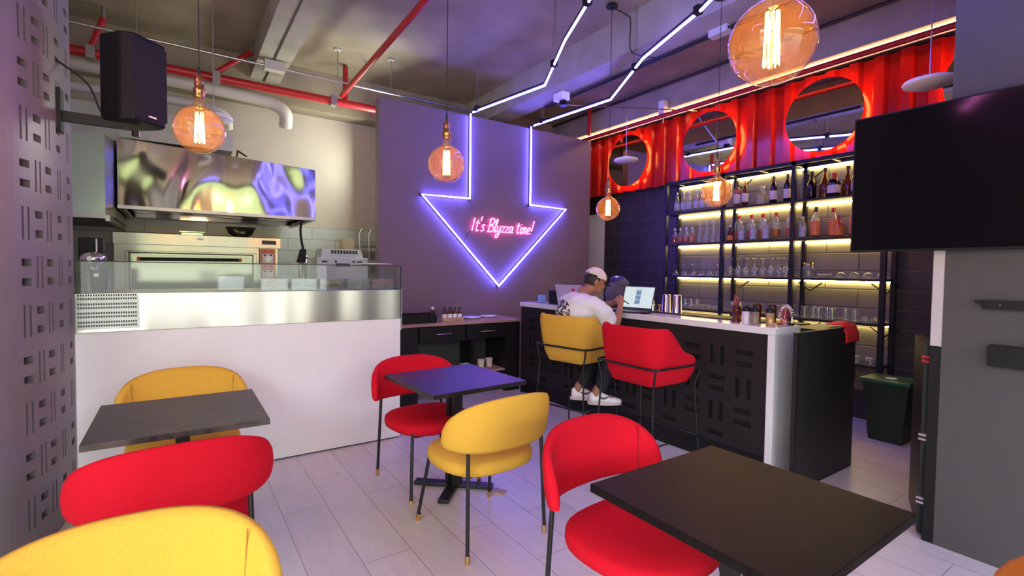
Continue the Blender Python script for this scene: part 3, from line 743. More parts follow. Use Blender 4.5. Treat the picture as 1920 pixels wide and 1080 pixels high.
# bin
t = thing('wheeled_bin', 'dark green plastic bin with bright green lid behind the bar', 'bin', (5.27, 1.69, 0))
mb = MB(); q = [(-.13, -.15), (.13, -.15), (.13, .15), (-.13, .15)]
vs = [(x*.85, y*.85, .0) for x, y in q]+[(x*1.15, y*1.15, .52) for x, y in q]
mb.add(vs, [(0, 3, 2, 1), (4, 5, 6, 7), (0, 1, 5, 4), (1, 2, 6, 5), (2, 3, 7, 6), (3, 0, 4, 7)]); mb.build('body', M_bind, t, bevel=.012)
MB().box((-.17, -.19, .52), (.17, .19, .56)).build('lid', M_bin, t, bevel=.015)
MB().box((-.05, -.04, .56), (.02, .03, .562)).build('label_patch', M_shade, t)

# ---- things on the bar
BZ = 1.1002; WZ = 1.0855
def shaker(p, lab):
    o = MB().lathe([(.047, 0), (.047, .006), (.045, .010), (.036, .178), (.033, .185), (.0001, .186)], 22).build('cocktail_shaker', M_chrome, loc=p); return tag(o, lab, 'shaker', 'steel shaker cups')
shaker((3.86, 3.04, WZ), 'upturned steel shaker cup nearer the laptop')
shaker((3.88, 2.935, WZ), 'upturned steel shaker cup on the right of the pair')
tag(MB().lathe([(.024, 0), (.006, .045), (.02, .085), (.018, .085), (.0001, .05)], 18).build('jigger', M_copper, loc=(3.87, 3.13, WZ)), 'small copper jigger left of the shaker cups', 'jigger')
for i, (x, y, lab) in enumerate([(3.90, 3.24, 'cone-shaped steel pourer bottle behind the laptop corner'), (3.90, 3.33, 'shorter clear bottle at the laptop corner')]):
    t = thing('pourer_bottle', lab, 'bottle', (x, y, WZ))
    MB().lathe([(.034, 0), (.034, .03), (.012, .12), (.010, .15)], 16).build('body', M_chrome if i == 0 else M_gware, t)
    MB().tube([(0, 0, .15), (.0, .0, .17), (.01, -.01, .19)], .005, 6).build('spout', M_caps, t)
t = thing('tall_glass', 'tall brown textured glass with straws on the bar top', 'glass', (3.59, 2.165, BZ))
MB().lathe([(.032, 0), (.034, .01), (.031, .04), (.035, .045), (.032, .08), (.036, .085), (.034, .125), (.0001, .12)], 16).build('body', M_brown, t)
MB().tube(smooth_path([(0, 0, .12), (-.02, .01, .16), (.0, .0, .19), (.02, -.01, .15)], 4), .009, 6).tube([(.01, 0, .12), (-.015, .01, .21)], .007, 6).build('garnish', M_pinkg, t)
def jar(p, bm, lab):
    t = thing('spice_jar', lab, 'jar', p, group='lidded spice jars on the bar')
    MB().lathe([(.027, 0), (.029, .005), (.029, .095), (.0001, .095)], 18).build('body', bm, t)
    MB().lathe([(.030, .095), (.030, .115), (.018, .135), (.0001, .137)], 18).build('lid', M_blackp, t)
jar((3.545, 2.06, BZ), mat('white_powder_jar', (.70, .62, .66), .3), 'white jar with black lid, left of the three jars')
jar((3.55, 1.995, BZ), mat('brown_powder_jar', (.25, .17, .12), .3), 'brown jar with black lid between the white and golden jars')
jar((3.575, 1.895, BZ), mat('golden_jar', (.50, .30, .12), .25, metal=.3), 'golden jar with black lid nearest the bar end')
t = thing('spring_strainer', 'coiled metal spring arching over a small rack at the bar end', 'strainer', (3.70, 1.845, BZ))
pp = []
for k in range(160):
    u = k/159; a = PI*u; cx = -.045*math.cos(a); cz = .06+.085*math.sin(a)
    ph = u*2*PI*16; nx, nz = -math.cos(a), math.sin(a)
    pp.append((cx*.8+.010*math.cos(ph)*nx*1.0, -cx*.6+.010*math.sin(ph), cz+.010*math.cos(ph)*nz))
MB().tube(pp, .0028, 5).build('coil', M_chrome, t)
MB().box((-.05, -.04, 0), (.05, .04, .02)).tube([(-.036, -.027+.0, .02), (-.036, .027, .06)], .006, 6).tube([(.036, -.027, .02), (.036, -.027, .06)], .006, 6).build('rack', M_chrome, t)
for i, (x, y, m, lab) in enumerate([(3.84, 2.14, M_brown, 'orange drink glass behind the brown textured glass'), (3.84, 2.02, M_brown, 'orange drink glass behind the white and brown jars'), (3.85, 1.93, M_pinkg, 'pinkish drink glass by the coiled spring')]):
    tag(MB().lathe([(.026, 0), (.034, .12), (.036, .15), (.032, .15), (.0001, .02)], 16).build('drink_glass', m, loc=(x, y, WZ)), lab, 'glass', 'coloured glasses behind the bar')
tag(MB().box((-.045, -.6, 0), (.045, .6, .008)).build('bar_mat', M_blackp, loc=(3.74, 2.62, BZ)), 'black rubber mat along the back of the bar top', 'mat')
tag(MB().box((-.05, -.03, 0), (.05, .03, .009)).build('phone', M_blackg, loc=(3.52, 3.0, BZ), rz=.3), 'black phone lying on the bar right of the open laptop', 'phone')

# laptops
def laptop(p, rz, w, d, lid_ang, m, scr, label, grp=None):
    t = thing('laptop', label, 'laptop', p, rz, grp)   # local: screen faces -Y (user at -Y)
    MB().box((-w/2, -d, 0), (w/2, 0, .016)).build('base', m, t, bevel=.003)
    MB().box((-w/2+.02, -d*.55, .016), (w/2-.02, -.03, .0175)).build('keyboard', M_blackp, t)
    L = Matrix.Translation((0, 0, .016)) @ Matrix.Rotation(-lid_ang, 4, 'X')
    MB().box((-w/2, -.004, 0), (w/2, .004, d), L).build('lid', m, t, bevel=.002)
    if scr:
        s = MB().box((-w/2+.008, -.0055, .02), (w/2-.008, -.0045, d-.01), L).build('screen', emis('laptop_screen', (.72, .82, .86), .85), t)
        d1 = MB()
        for k, (za, zb, xa, xb) in enumerate([(.19, .197, -.035, .035), (.145, .185, -.03, .03), (.10, .14, -.03, .03), (.055, .095, -.03, .03)]):
            d1.box((xa, -.0062, za), (xb, -.0056, zb), L)
        d1.build('page_thumbnails', emis('screen_thumb', (.22, .30, .48), .8), s)
    return t
laptop((3.66, 3.24, BZ), -PI/2+.06, .36, .235, math.radians(16), mat('dark_blue_laptop', (.03, .03, .06), .35), True, 'open dark laptop with lit page on screen beside the seated person')
t = laptop((3.60, 4.12, BZ), PI/2+.35, .33, .225, math.radians(18), mat('silver_laptop', (.62, .58, .75), .3, metal=.3), False, 'open pale silver laptop with red sticker, left of the cap')
L = Matrix.Translation((0, 0, .016)) @ Matrix.Rotation(-math.radians(18), 4, 'X')
MB().box((-.075, .005, .15), (-.035, .006, .185), L).box((-.06, .005, .135), (-.045, .006, .16), L).build('heart_sticker', mat('sticker_red', (.75, .02, .08), .5), t)
t = thing('backpack', 'dark blue and grey backpack standing on the bar behind the laptop', 'bag', (3.93, 3.75, 1.0855))
mb = MB().ball((0, 0, .15), (.10, .15, .16), 18, 12).ball((.0, -.06, .27), (.07, .09, .06)); mb.v = [(x, y, max(z, 0)) for x, y, z in mb.v]
mb.build('body', mat('bag_grey', (.10, .10, .13), .8), t)
MB().ball((-.01, -.02, .31), (.06, .10, .045)).build('top_flap', mat('bag_blue', (.03, .04, .22), .6), t)
MB().ball((-.06, -.05, .34), (.014, .022, .012)).build('buckle', M_shade, t)
t = thing('card_holder', 'small blue and white leaflet stand at the far end of the bar', 'stand', (3.58, 4.62, BZ), .2)
MB().box((-.04, -.06, 0), (.04, .06, .006)).box((.0, -.06, 0), (.01, .06, .10)).build('stand', thin_glass('clear_acrylic', (.85, .9, 1), 1, .05, .2, (.6, .7, 1)), t)
MB().box((-.006, -.055, .01), (-.002, .055, .09)).build('leaflet', mat('leaflet_blue', (.25, .40, .70), .5, noise=.4, nscale=40), t)
tag(MB().box((-.05, -.07, 0), (.05, .07, .16)).build('terminal_box', M_blackp, loc=(3.60, 4.385, BZ), bevel=.01), 'black box on the bar behind the seated person', 'box')

# ================================================================== SIDE TABLE BY THE WALL
t = thing('side_cabinet', 'low black cabinet with wooden top and two drawers under the arrow', 'cabinet', (1.66, 4.98, 0))
W = 1.86; D = .52
MB().box((-.0, -.02, .85), (W+.02, D, .88)).build('worktop', mat('reddish_wood_top', (.42, .25, .19), .25, noise=.15, nscale=8, stretch=(12, 1, 1)), t, bevel=.003)
MB().box((.0, 0, 0), (.50, D-.01, .849)).build('left_panel', M_black, t)
MB().box((1.66, 0, 0), (W, D-.01, .849)).build('right_panel', M_black, t)
MB().box((.50, D-.03, .1), (1.66, D-.01, .849)).build('back_panel', mat('dark_panel_grey', (.06, .06, .065), .5), t)
MB().box((1.28, .2, .29), (1.32, D-.03, .66)).build('divider', M_black, t)
for x0, x1 in ((.52, 1.09), (1.11, 1.65)):
    d = MB().box((x0, .0, .675), (x1, .03, .84)).build('drawer', M_black, t, bevel=.002)
    xm = (x0+x1)/2
    MB().tube([(xm-.10, -.022, .757), (xm+.10, -.022, .757)], .006, 8).tube([(xm-.08, -.02, .757), (xm-.08, 0, .757)], .004, 6).tube([(xm+.08, -.02, .757), (xm+.08, 0, .757)], .004, 6).build('handle', M_chrome, d)
MB().box((.50, .03, .66), (1.66, D-.03, .674)).build('drawer_base', M_black, t)
MB().box((.50, .03, .255), (1.66, D-.03, .28)).build('lower_shelf', M_wood, t)
SZc = .2803
def cup(p, lab):
    t = thing('paper_cup', lab, 'cup', p, group='paper cups on the cabinet shelf')
    MB().lathe([(.036, 0), (.048, .10), (.050, .103), (.046, .103), (.045, .095), (.0001, .094)], 20).build('cup', mat('paper_cup_white', (.72, .62, .52), .6), t)
    MB().lathe([(.044, .094), (.0001, .0945)], 20).build('contents', M_capd, t)
cup((3.07, 5.16, SZc), 'cream paper cup on the left of the pair under the cabinet')
cup((3.21, 5.20, SZc), 'cream paper cup on the right of the pair under the cabinet')
mb = MB(); rnd = random.Random(2)
for k in range(8):
    mb.ball((rnd.uniform(-.06, .06), rnd.uniform(-.04, .04), .035+rnd.uniform(0, .03)), (.045, .035, .018), 8, 5, Matrix.Rotation(rnd.uniform(0, 3), 4, 'Z'))
mb.v = [(x, y, max(z, 0)) for x, y, z in mb.v]
tag(mb.build('crumpled_bag', mat('foil_white', (.6, .6, .62), .3, noise=.2, nscale=30), loc=(2.86, 5.20, SZc)), 'crumpled white plastic bag on the cabinet lower shelf', 'bag')
TZ = .8803
t = thing('cutlery_tray', 'long black divided tray on the cabinet top beside the counter', 'tray', (2.16, 5.16, TZ))
MB().box((-.26, -.11, 0), (.26, -.10, .09)).box((-.26, .10, 0), (.26, .11, .10)).box((-.26, -.10, 0), (-.25, .10, .09)).box((.25, -.10, 0), (.26, .10, .09)).box((-.25, -.10, 0), (.25, .10, .01)).build('tray', M_blackp, t)
for x in (-.13, 0, .13): MB().box((x-.004, -.10, .01), (x+.004, .10, .08)).build('divider', M_blackp, t)
def sauce(p, lab, amb=False):
    t = thing('sauce_bottle', lab, 'bottle', p, group='sauce bottles on the cabinet')
    MB().lathe([(.026, 0), (.027, .005), (.027, .085), (.012, .11), (.012, .125)], 16).build('body', mat('dark_sauce', (.05, .015, .01), .25), t)
    if not amb: MB().lathe([(.0275, .02), (.0275, .07)], 16).build('label', M_shade, t)
    MB().lathe([(.014, .122), (.014, .145), (.0001, .146)], 12).build('cap', M_blackp, t)
RACK = .012
t = thing('sauce_rack', 'low wooden holder with sauce bottles standing in it', 'rack', (2.66, 5.17, TZ))
MB().box((-.14, -.06, 0), (.14, .06, RACK)).build('base', M_wood, t)
MB().box((-.14, -.062, RACK), (.14, -.056, .04)).build('front_rail', M_wood, t)
for k in range(4): sauce((2.56+.066*k, 5.14, TZ+RACK), 'dark sauce bottle with white label, '+ORD[k]+' from the left in the front row')
for k in range(2): sauce((2.59+.08*k, 5.20, TZ+RACK), 'dark sauce bottle, '+('left' if k == 0 else 'right')+' of the two in the back row')
t = thing('condiment_jar', 'brown glass jar beside the sauce bottles on the cabinet', 'jar', (2.46, 5.26, TZ))
MB().lathe([(.035, 0), (.038, .01), (.038, .10), (.02, .12), (.02, .14)], 18).build('body', M_brown, t)
MB().lathe([(.022, .135), (.022, .16), (.0001, .165)], 14).build('lid', M_caps, t)
def plate(p, r, lab): return tag(MB().lathe([(r*.5, 0), (r*.6, .004), (r, .018), (r, .022), (r*.6, .009), (.0001, .008)], 32).build('plate', M_shade, loc=p), lab, 'plate')
plate((3.00, 5.28, TZ), .12, 'white plate on the cabinet top nearer the sauce bottles')
plate((3.28, 5.34, TZ), .11, 'white plate at the right back of the cabinet top')

# ================================================================== WHITE COUNTER AND DISPLAY CASE
t = thing('service_counter', 'long white kitchen counter front facing the tables', 'counter', (-.54, 4.08, 0))
MB().box((0, 0, .012), (2.145, .70, 1.05)).build('base', M_white, t, bevel=.002)
MB().box((.01, .02, 0), (2.13, .68, .012)).build('plinth', M_black, t)
t = thing('display_case', 'steel refrigerated display case with glass top on the white counter', 'display case', (-.54, 4.08, 1.0505))
MB().box((0, -.006, 0), (2.145, .70, .25)).build('steel_body', M_steel, t, bevel=.002)
g = MB().box((.008, -.0068, .02), (.33, -.006, .235)); g.mi = [1]*len(g.f)
for r in range(8):
    z = .035+.025*r+(.012*(r//2))
    for c in range(24):
        g.cbox((.02+c*.0125+.004, -.0066, z*.93+.01), (.0085, .0022, .013))
g.build('vent_grille', [M_capd, M_steeld], t)
MB().box((2.147, -.012, -.10), (2.155, .69, .26)).build('end_cap', M_chrome, t)
MB().box((.0, -.004, .25), (2.145, .002, .452)).build('front_glass', M_glass, t)
MB().box((2.139, .002, .25), (2.145, .40, .452)).build('end_glass', M_glass, t)
MB().box((.0, -.006, .452), (2.15, .004, .458)).box((2.14, .0, .452), (2.15, .40, .458)).box((2.138, -.006, .25), (2.148, .004, .458)).build('edge_trim', M_capd, t)
MB().box((.0, .004, .452), (2.14, .40, .457)).build('top_glass', M_glass, t)
MB().box((1.05, .0, .25), (1.054, .38, .452)).build('glass_partition', M_glass, t)
# food tubs inside
CT = 1.3007
FC = [(.25, .36, .10), (.60, .30, .10), (.55, .55, .42), (.70, .38, .06), (.30, .34, .12), (.66, .20, .06), (.72, .50, .16)]
FN = ['green herbs', 'orange sliced vegetables', 'grated pale cheese', 'yellow peppers', 'dark olives', 'red-orange sauce', 'sliced ham']
for k in range(5):
    t = thing('food_tub', 'low tub of '+['orange vegetables', 'green leaves', 'yellow slices', 'pale cheese', 'red sauce'][k]+' inside the glass display case', 'container', (.62+.215*k, 4.27, CT), group='food tubs in the display case')
    MB().box((-.095, -.10, 0), (.095, .10, .008)).box((-.095, -.10, .008), (-.09, .10, .09)).box((.09, -.10, .008), (.095, .10, .09)).box((-.09, -.10, .008), (.09, -.095, .09)).box((-.09, .095, .008), (.09, .10, .09)).build('tub', M_gware, t)
    mb = MB(); rnd = random.Random(k)
    for q in range(22): mb.ball((rnd.uniform(-.07, .07), rnd.uniform(-.075, .075), .03+rnd.uniform(0, .04)), (.028, .022, .014), 8, 5, Matrix.Rotation(rnd.uniform(-1, 1), 4, 'X'))
    cc = [(.62, .22, .04), (.22, .32, .08), (.70, .48, .08), (.62, .60, .48), (.55, .10, .04)][k]
    tag(mb.build('food', mat('food_%d' % k, cc, .5, noise=.2, nscale=30), t), kind='stuff')
for x, y, lab in ((-.30, 4.45, 'plastic tub behind the steel grille'), ):
    pass
t = thing('juice_jug', 'dark plastic jug with a blender base at the left end of the counter', 'jug', (-.44, 4.42, CT))
MB().lathe([(.048, 0), (.055, .01), (.062, .14), (.064, .15), (.058, .15), (.0001, .145)], 20).build('jug', mat('dark_jug', (.035, .02, .035), .25), t)
MB().box((-.03, -.064, .10), (-.005, -.058, .125)).build('sticker', M_shade, t)
t = thing('drink_dispenser', 'chrome domed machine at the far left behind the glass', 'machine', (-.50, 4.62, CT))
MB().lathe([(.05, 0), (.05, .12), (.03, .14), (.03, .18), (.07, .20), (.07, .22)], 20).build('body', M_steeld, t)
MB().ball((0, 0, .225), (.075, .075, .055), 20, 10).build('dome', M_chrome, t)
MB().tube([(.02, 0, .27), (.02, 0, .37)], .005, 6).build('straw', M_shade, t)
MB().box((-.09, .06, .20), (.05, .20, .38)).build('hopper', M_blackp, t, bevel=.01)
o = MB().lathe([(.07, 0), (.10, .008), (.175, .012), (.175, .017), (.10, .014), (.0001, .012)], 36).build('pizza_plate', M_shade, loc=(1.42, 4.30, 1.509))
tag(o, 'white oval-looking plate resting on top of the glass display case', 'plate')

# ================================================================== KITCHEN
t = thing('extractor_hood', 'wide stainless steel extractor hood over the oven', 'hood', (-.435, 5.6, 2.02))
mb = MB(); w = 1.675
mb.add([(0, 0, 0), (w, 0, -.005), (w, 1.3, 0), (0, 1.3, 0), (0, .02, .60), (w, .02, .515), (w, 1.3, .515), (0, 1.3, .60)],
       [(4, 5, 6, 7), (0, 1, 5, 4), (1, 2, 6, 5), (2, 3, 7, 6), (3, 0, 4, 7)])
mb.build('canopy', M_hood, t, bevel=.003)
MB().box((.0, .0, -.03), (w, .04, .0)).box((.0, .04, -.03), (.04, 1.3, .0)).box((w-.04, .04, -.03), (w, 1.3, .0)).build('drip_gutter', M_steeld, t)
MB().box((.04, .04, .05), (w-.04, 1.28, .07)).build('filter_panel', M_capd, t)
MB().box((.02, .02, .601), (.9, .55, .75)).build('duct_box', M_steeld, t)
for x in (.75, 1.05): MB().cbox((x, .35, .03), (.22, .06, .02)).build('hood_lamp', emis('hood_lamp', (1, .72, .40), 14), t)
MB().tube([(.95, .3, .55), (.95, .1, .63), (1.02, .02, .57)], .008, 6).build('cable_end', M_cable, t)
t = thing('extractor_hood', 'greenish steel hood section on the left, closer than the wide hood', 'hood', (-1.09, 5.30, 1.90))
mb = MB(); w = .63
mb.add([(0, 0, 0), (w-.03, 0, 0), (w+.01, .30, 0), (w+.01, 1.5, 0), (0, 1.5, 0), (0, 0, .66), (w-.03, 0, .66), (w+.01, .30, .68), (w+.01, 1.5, .68), (0, 1.5, .66)],
       [(5, 6, 7, 8, 9), (0, 1, 6, 5), (1, 2, 7, 6), (2, 3, 8, 7), (3, 4, 9, 8), (4, 0, 5, 9)])
mb.build('canopy', mat('green_tinted_steel', (.40, .48, .42), .28, metal=1, noise=.06, nscale=2, bump=.3, bscale=2, bdist=.04), t)
MB().box((0, -.004, -.03), (w-.03, .03, 0)).box((w-.03, .0, -.05), (w, 1.5, .0)).build('drip_gutter', M_steeld, t)
MB().box((.0, .03, -.01), (w-.03, 1.5, -.002)).build('filter_panel', M_capd, t)
t = thing('duct_section', 'row of pale sheet metal duct boxes above the left hood', 'duct', (-1.09, 6.2, 2.70))
MB().box((0, 0, 0), (1.55, .6, .34)).build('box_run', mat('pale_duct', (.55, .58, .52), .3, metal=.6, bump=.3, bscale=4, bdist=.03), t)
for x in (.45, .80, 1.15): MB().box((x-.01, -.012, 0), (x+.01, .0, .34)).build('seam_flange', M_galv, t)

t = thing('deck_oven', 'stainless steel deck oven with glass door and orange control panel', 'oven', (-.49, 5.9, 0))
OW = 1.42
MB().box((0, 0, .80), (OW-.02, 1.0, 1.70)).build('body', M_oven, t, bevel=.003)
MB().box((-.005, -.03, 1.685), (OW+.005, 1.0, 1.795)).build('top_fascia', M_oven, t, bevel=.003)
for x in (.04, OW-.08):
    for y in (.04, .90): MB().box((x, y, 0), (x+.04, y+.04, .80)).build('leg', M_steeld, t)
d = MB().box((.085, -.025, 1.23), (1.19, 0, 1.625)).build('door', M_oven, t, bevel=.004)
MB().box((.13, -.029, 1.27), (1.14, -.0255, 1.59)).build('door_glass', mat('oven_glass', (.36, .34, .27), .10, metal=.8), d)
mb = MB().box((.11, -.028, 1.255), (1.16, -.026, 1.268)).box((.11, -.028, 1.60), (1.16, -.026, 1.612)).box((.11, -.028, 1.255), (.12, -.026, 1.61)).box((1.15, -.028, 1.255), (1.16, -.026, 1.61)).build('gasket', M_capd, d)
h = MB().tube([(.20, -.07, 1.545), (1.02, -.07, 1.552)], .017, 12).build('handle', M_blackp, d)
MB().tube([(.175, -.07, 1.545), (.20, -.07, 1.545)], .018, 12).tube([(1.02, -.07, 1.552), (1.045, -.07, 1.552)], .018, 12).build('handle_end', mat('orange_tip', (.8, .10, .02), .4), h)
MB().box((.33, -.06, 1.53), (.36, -.025, 1.56)).box((.84, -.06, 1.53), (.87, -.025, 1.56)).build('handle_post', M_steeld, h)
c = MB().box((1.232, -.006, 1.22), (1.375, 0, 1.68)).build('control_panel', M_orp, t)
for z in (1.575, 1.40):
    k = MB().box((1.25, -.010, z-.05), (1.355, -.0062, z+.05)).build('dial_plate', M_shade, c)
    kk = MB().tube([(1.303, -.012, z-.005), (1.303, -.028, z-.005)], .034, 20).build('dial', M_steeld, c)
    MB().box((1.262, -.014, z+.028), (1.285, -.0102, z+.045)).box((1.32, -.014, z+.028), (1.343, -.0102, z+.045)).build('switch', M_capd, c)
for z in (1.655, 1.49, 1.29): MB().tube([(1.27, -.006, z), (1.27, -.014, z)], .010, 10).tube([(1.33, -.006, z), (1.33, -.012, z)], .008, 10).build('indicator', mat('indicator_red', (.5, .02, .01), .3), c)
MB().box((1.215, -.002, 1.22), (1.228, .0, 1.68)).build('panel_gap', M_capd, t)
MB().box((1.24, -.034, 1.725), (1.38, -.0305, 1.768)).build('brand_plate', M_capd, t)
MB().prism([(-.035, 0), (0, -.013), (.035, 0), (0, .013)], 0, .003, Matrix.Translation((.685, -.0305, 1.755)) @ Matrix.Rotation(PI/2, 4, 'X')).build('diamond_badge', M_shade, t)
tag(MB().lathe([(.05, 0), (.11, .04), (.150, .11), (.152, .118), (.145, .118), (.10, .045), (.0001, .01)], 28).build('mixing_bowl', mat('dark_bowl', (.03, .04, .035), .15, metal=.5), loc=(.58, 6.15, 1.7955)), 'large dark bowl standing on top of the oven', 'bowl')
t = thing('foil_tray', 'shiny foil box on the top of the oven left of the bowl', 'tray', (.13, 6.1, 1.7955))
MB().box((-.10, -.07, 0), (.10, .07, .035)).build('tray', M_chrome, t, bevel=.008)
MB().box((-.11, -.08, .035), (.11, .08, .042)).build('rim', M_chrome, t)
t = thing('hanging_spatula', 'black long-handled spatula hanging from the right end of the hood', 'utensil', (1.135, 5.85, 1.56))
MB().tube(smooth_path([(.02, 0, .47), (.0, 0, .35), (.01, 0, .22), (.03, 0, .12)], 4), .013, 8).build('handle', M_blackp, t)
mb = MB(); mb.add([(-.045, -.004, -.02), (.055, -.004, -.02), (.055, .004, -.02), (-.045, .004, -.02), (-.005, -.004, .13), (.06, -.004, .13), (.06, .004, .13), (-.005, .004, .13)], [(0, 3, 2, 1), (4, 5, 6, 7), (0, 1, 5, 4), (1, 2, 6, 5), (2, 3, 7, 6), (3, 0, 4, 7)]); mb.build('blade', M_blackp, t)
t = thing('prep_counter', 'steel worktop along the kitchen back wall', 'counter', (1.02, 5.7, 0))
MB().box((0, 0, 1.26), (1.9, 1.2, 1.30)).build('worktop', M_steel, t)
MB().box((.02, .05, 0), (1.88, 1.2, 1.259)).build('body', M_steeld, t)
t = thing('pizza_press', 'pale green-grey appliance with mesh grille right of the oven', 'appliance', (1.28, 5.72, 1.3002))
MB().box((0, 0, 0), (.57, .40, .30)).build('body', mat('pale_appliance', (.58, .66, .62), .35), t, bevel=.008)
mb = MB(); mb.add([(.05, .02, .3), (.52, .02, .3), (.52, .38, .3), (.05, .38, .3), (.07, .06, .40), (.50, .06, .40), (.50, .36, .40), (.07, .36, .40)], [(4, 5, 6, 7), (0, 1, 5, 4), (1, 2, 6, 5), (2, 3, 7, 6), (3, 0, 4, 7)]); mb.build('upper_housing', MATS['pale_appliance'], t)
mb = MB()
for k in range(9):
    x = .16+k*.034; mb.box((x, .028, .345), (x+.022, .036, .385), None)
mb.build('grille', M_capd, t)
MB().box((.20, -.003, .20), (.36, .0, .235)).box((.05, -.003, .245), (.11, .0, .262)).box((.44, -.003, .245), (.50, .0, .262)).build('display', M_capd, t)
for x in (.20, .40): MB().tube([(x, 0, .255), (x, -.012, .255)], .012, 10).build('knob', M_capd, t)
t = thing('metal_canister', 'small dull metal canister between the spatula and the pale appliance', 'canister', (1.22, 6.15, 1.3002))
MB().lathe([(.05, 0), (.05, .30), (.0001, .30)], 16).build('body', M_steeld, t)
MB().lathe([(.06, .30), (.06, .32), (.0001, .33)], 16).build('lid', M_steeld, t)
t = thing('wire_rack', 'wire rack with pans at the right edge of the kitchen', 'rack', (1.90, 6.2, 1.3002))
for x in (0, .12, .24): MB().tube([(x, 0, 0), (x, 0, .62), (x+.03, 0, .68)], .006, 6).build('upright', M_steeld, t)
for z in (.12, .30, .46): MB().box((0, 0, z), (.30, .3, z+.012)).build('shelf', M_steeld, t)
for z in (.132, .312): tag(MB().box((1.93, 6.22, 1.3002+z), (2.12, 6.42, 1.3002+z+.09)).build('steel_pan', M_steel), 'steel pan on the '+('lower' if z < .2 else 'upper')+' level of the wire rack', 'pan')
tag(MB().box((1.72, 6.3, 1.3002), (1.86, 6.5, 1.85)).build('cardboard_box', M_card), 'tall brown cardboard box beside the wire rack', 'box')
t = thing('plastic_tub', 'clear plastic tub with pale contents left in the display case', 'container', (.33, 4.27, CT), group='food tubs in the display case')
MB().box((-.09, -.09, 0), (.09, .09, .12)).build('tub', M_gware, t, bevel=.01)

# speaker on bracket
t = thing('wall_speaker', 'black loudspeaker hanging on an arm at the upper left', 'speaker', (-.20, 3.77, 2.33))
Rz = Matrix.Rotation(math.radians(43), 4, 'Z')
mb = MB().prism([(-.10, -.115), (.10, -.115), (.135, -.05), (.125, .11), (-.125, .11), (-.135, -.05)], 0, .50, Rz); mb.build('cabinet', M_blackp, t, bevel=.012)
MB().prism([(-.105, -.119), (.105, -.119), (.105, -.1165), (-.105, -.1165)], .03, .47, Rz).build('grille', mat('speaker_grille', (.01, .01, .014), .7, bump=.5, bscale=300), t)
MB().box((-.02, -.122, .035), (.03, -.1195, .045), Rz).build('badge', M_chrome, t)
MB().tube([(0, 0, 0), (0, 0, -.07)], .02, 10).build('mount', M_blackm, t)
MB().box((-.33, -.02, -.035), (.02, .02, .02)).build('arm', M_blackm, t)
MB().box((-.36, -.05, -.10), (-.33, .05, .14)).build('wall_plate', M_blackm, t)
MB().tube(smooth_path([(-.35, 0, .30), (-.22, 0, .20), (-.16, 0, .05), (-.10, .0, .01)], 5), .006, 6).build('cable', M_cable, t)

# ================================================================== RIGHT WALL THINGS
t = thing('television', 'large black television on the right wall', 'television', (3.36, .60, 1.615))
MB().box((-.0, -.72, 0), (.045, .71, .79)).build('body', M_blackp, t, bevel=.004)
MB().box((-.002, -.71, .012), (.0, .70, .78)).build('screen', M_blackg, t)
MB().box((.045, -.3, .2), (.069, .1, .6)).build('wall_mount', M_blackm, t)
t = thing('wall_shelf', 'narrow black shelf bracket on the grey wall under the television', 'shelf', (3.43, .55, 1.315))
MB().box((-.035, -.5, 0), (-.001, .17, .045)).build('board', M_blackp, t)
MB().box((-.045, .165, .028), (-.02, .195, .042)).build('hook_end', M_blackp, t)
MB().tube([(-.034, .10, .022), (-.038, .10, .022)], .005, 8).build('bolt', M_chrome, t)
t = thing('wall_box', 'black box shelf on the grey wall, below the narrow shelf', 'shelf', (3.43, .50, 1.03))
MB().box((-.06, -.45, 0), (-.001, .185, .105)).build('box', M_blackp, t, bevel=.003)
MB().tube([(-.0612, .13, .055), (-.0612, -.02, .02)], .002, 5).build('ridge', M_blackm, t)

# ================================================================== DINING TABLES
def dining_table(c, rz, m, label):
    t = thing('dining_table', label, 'table', (c[0], c[1], 0), rz, 'square cafe tables')
    MB().box((-.35, -.35, .722), (.35, .35, .75)).build('tabletop', m, t, bevel=.002)
    MB().box((-.03, -.06, .03), (.03, -.02, .72)).box((-.03, .02, .03), (.03, .06, .72)).build('column', M_blackm, t)
    MB().box((-.15, -.15, .714), (.15, .15, .7215)).build('mounting_plate', M_blackm, t)
    for a in range(4):
        MB().box((.0, -.035, .006), (.27, .035, .03), Matrix.Rotation(PI/4+a*PI/2, 4, 'Z')).build('foot', M_blackm, t, bevel=.003)
    return t
dining_table((.014, 2.945), 0, M_tgrey, 'square charcoal wood-grain table beside the white counter, at the left')
dining_table((1.546, 2.95), math.radians(3.5), M_tdark, 'square dark table in the middle between the red and yellow chairs')
dining_table((1.517, .87), 0, mat('dark_brown_tabletop', (.009, .006, .006), .5, noise=.4, nscale=9, stretch=(1.2, 16, 1), spec=.12), 'nearest square dark brown table at the lower right')

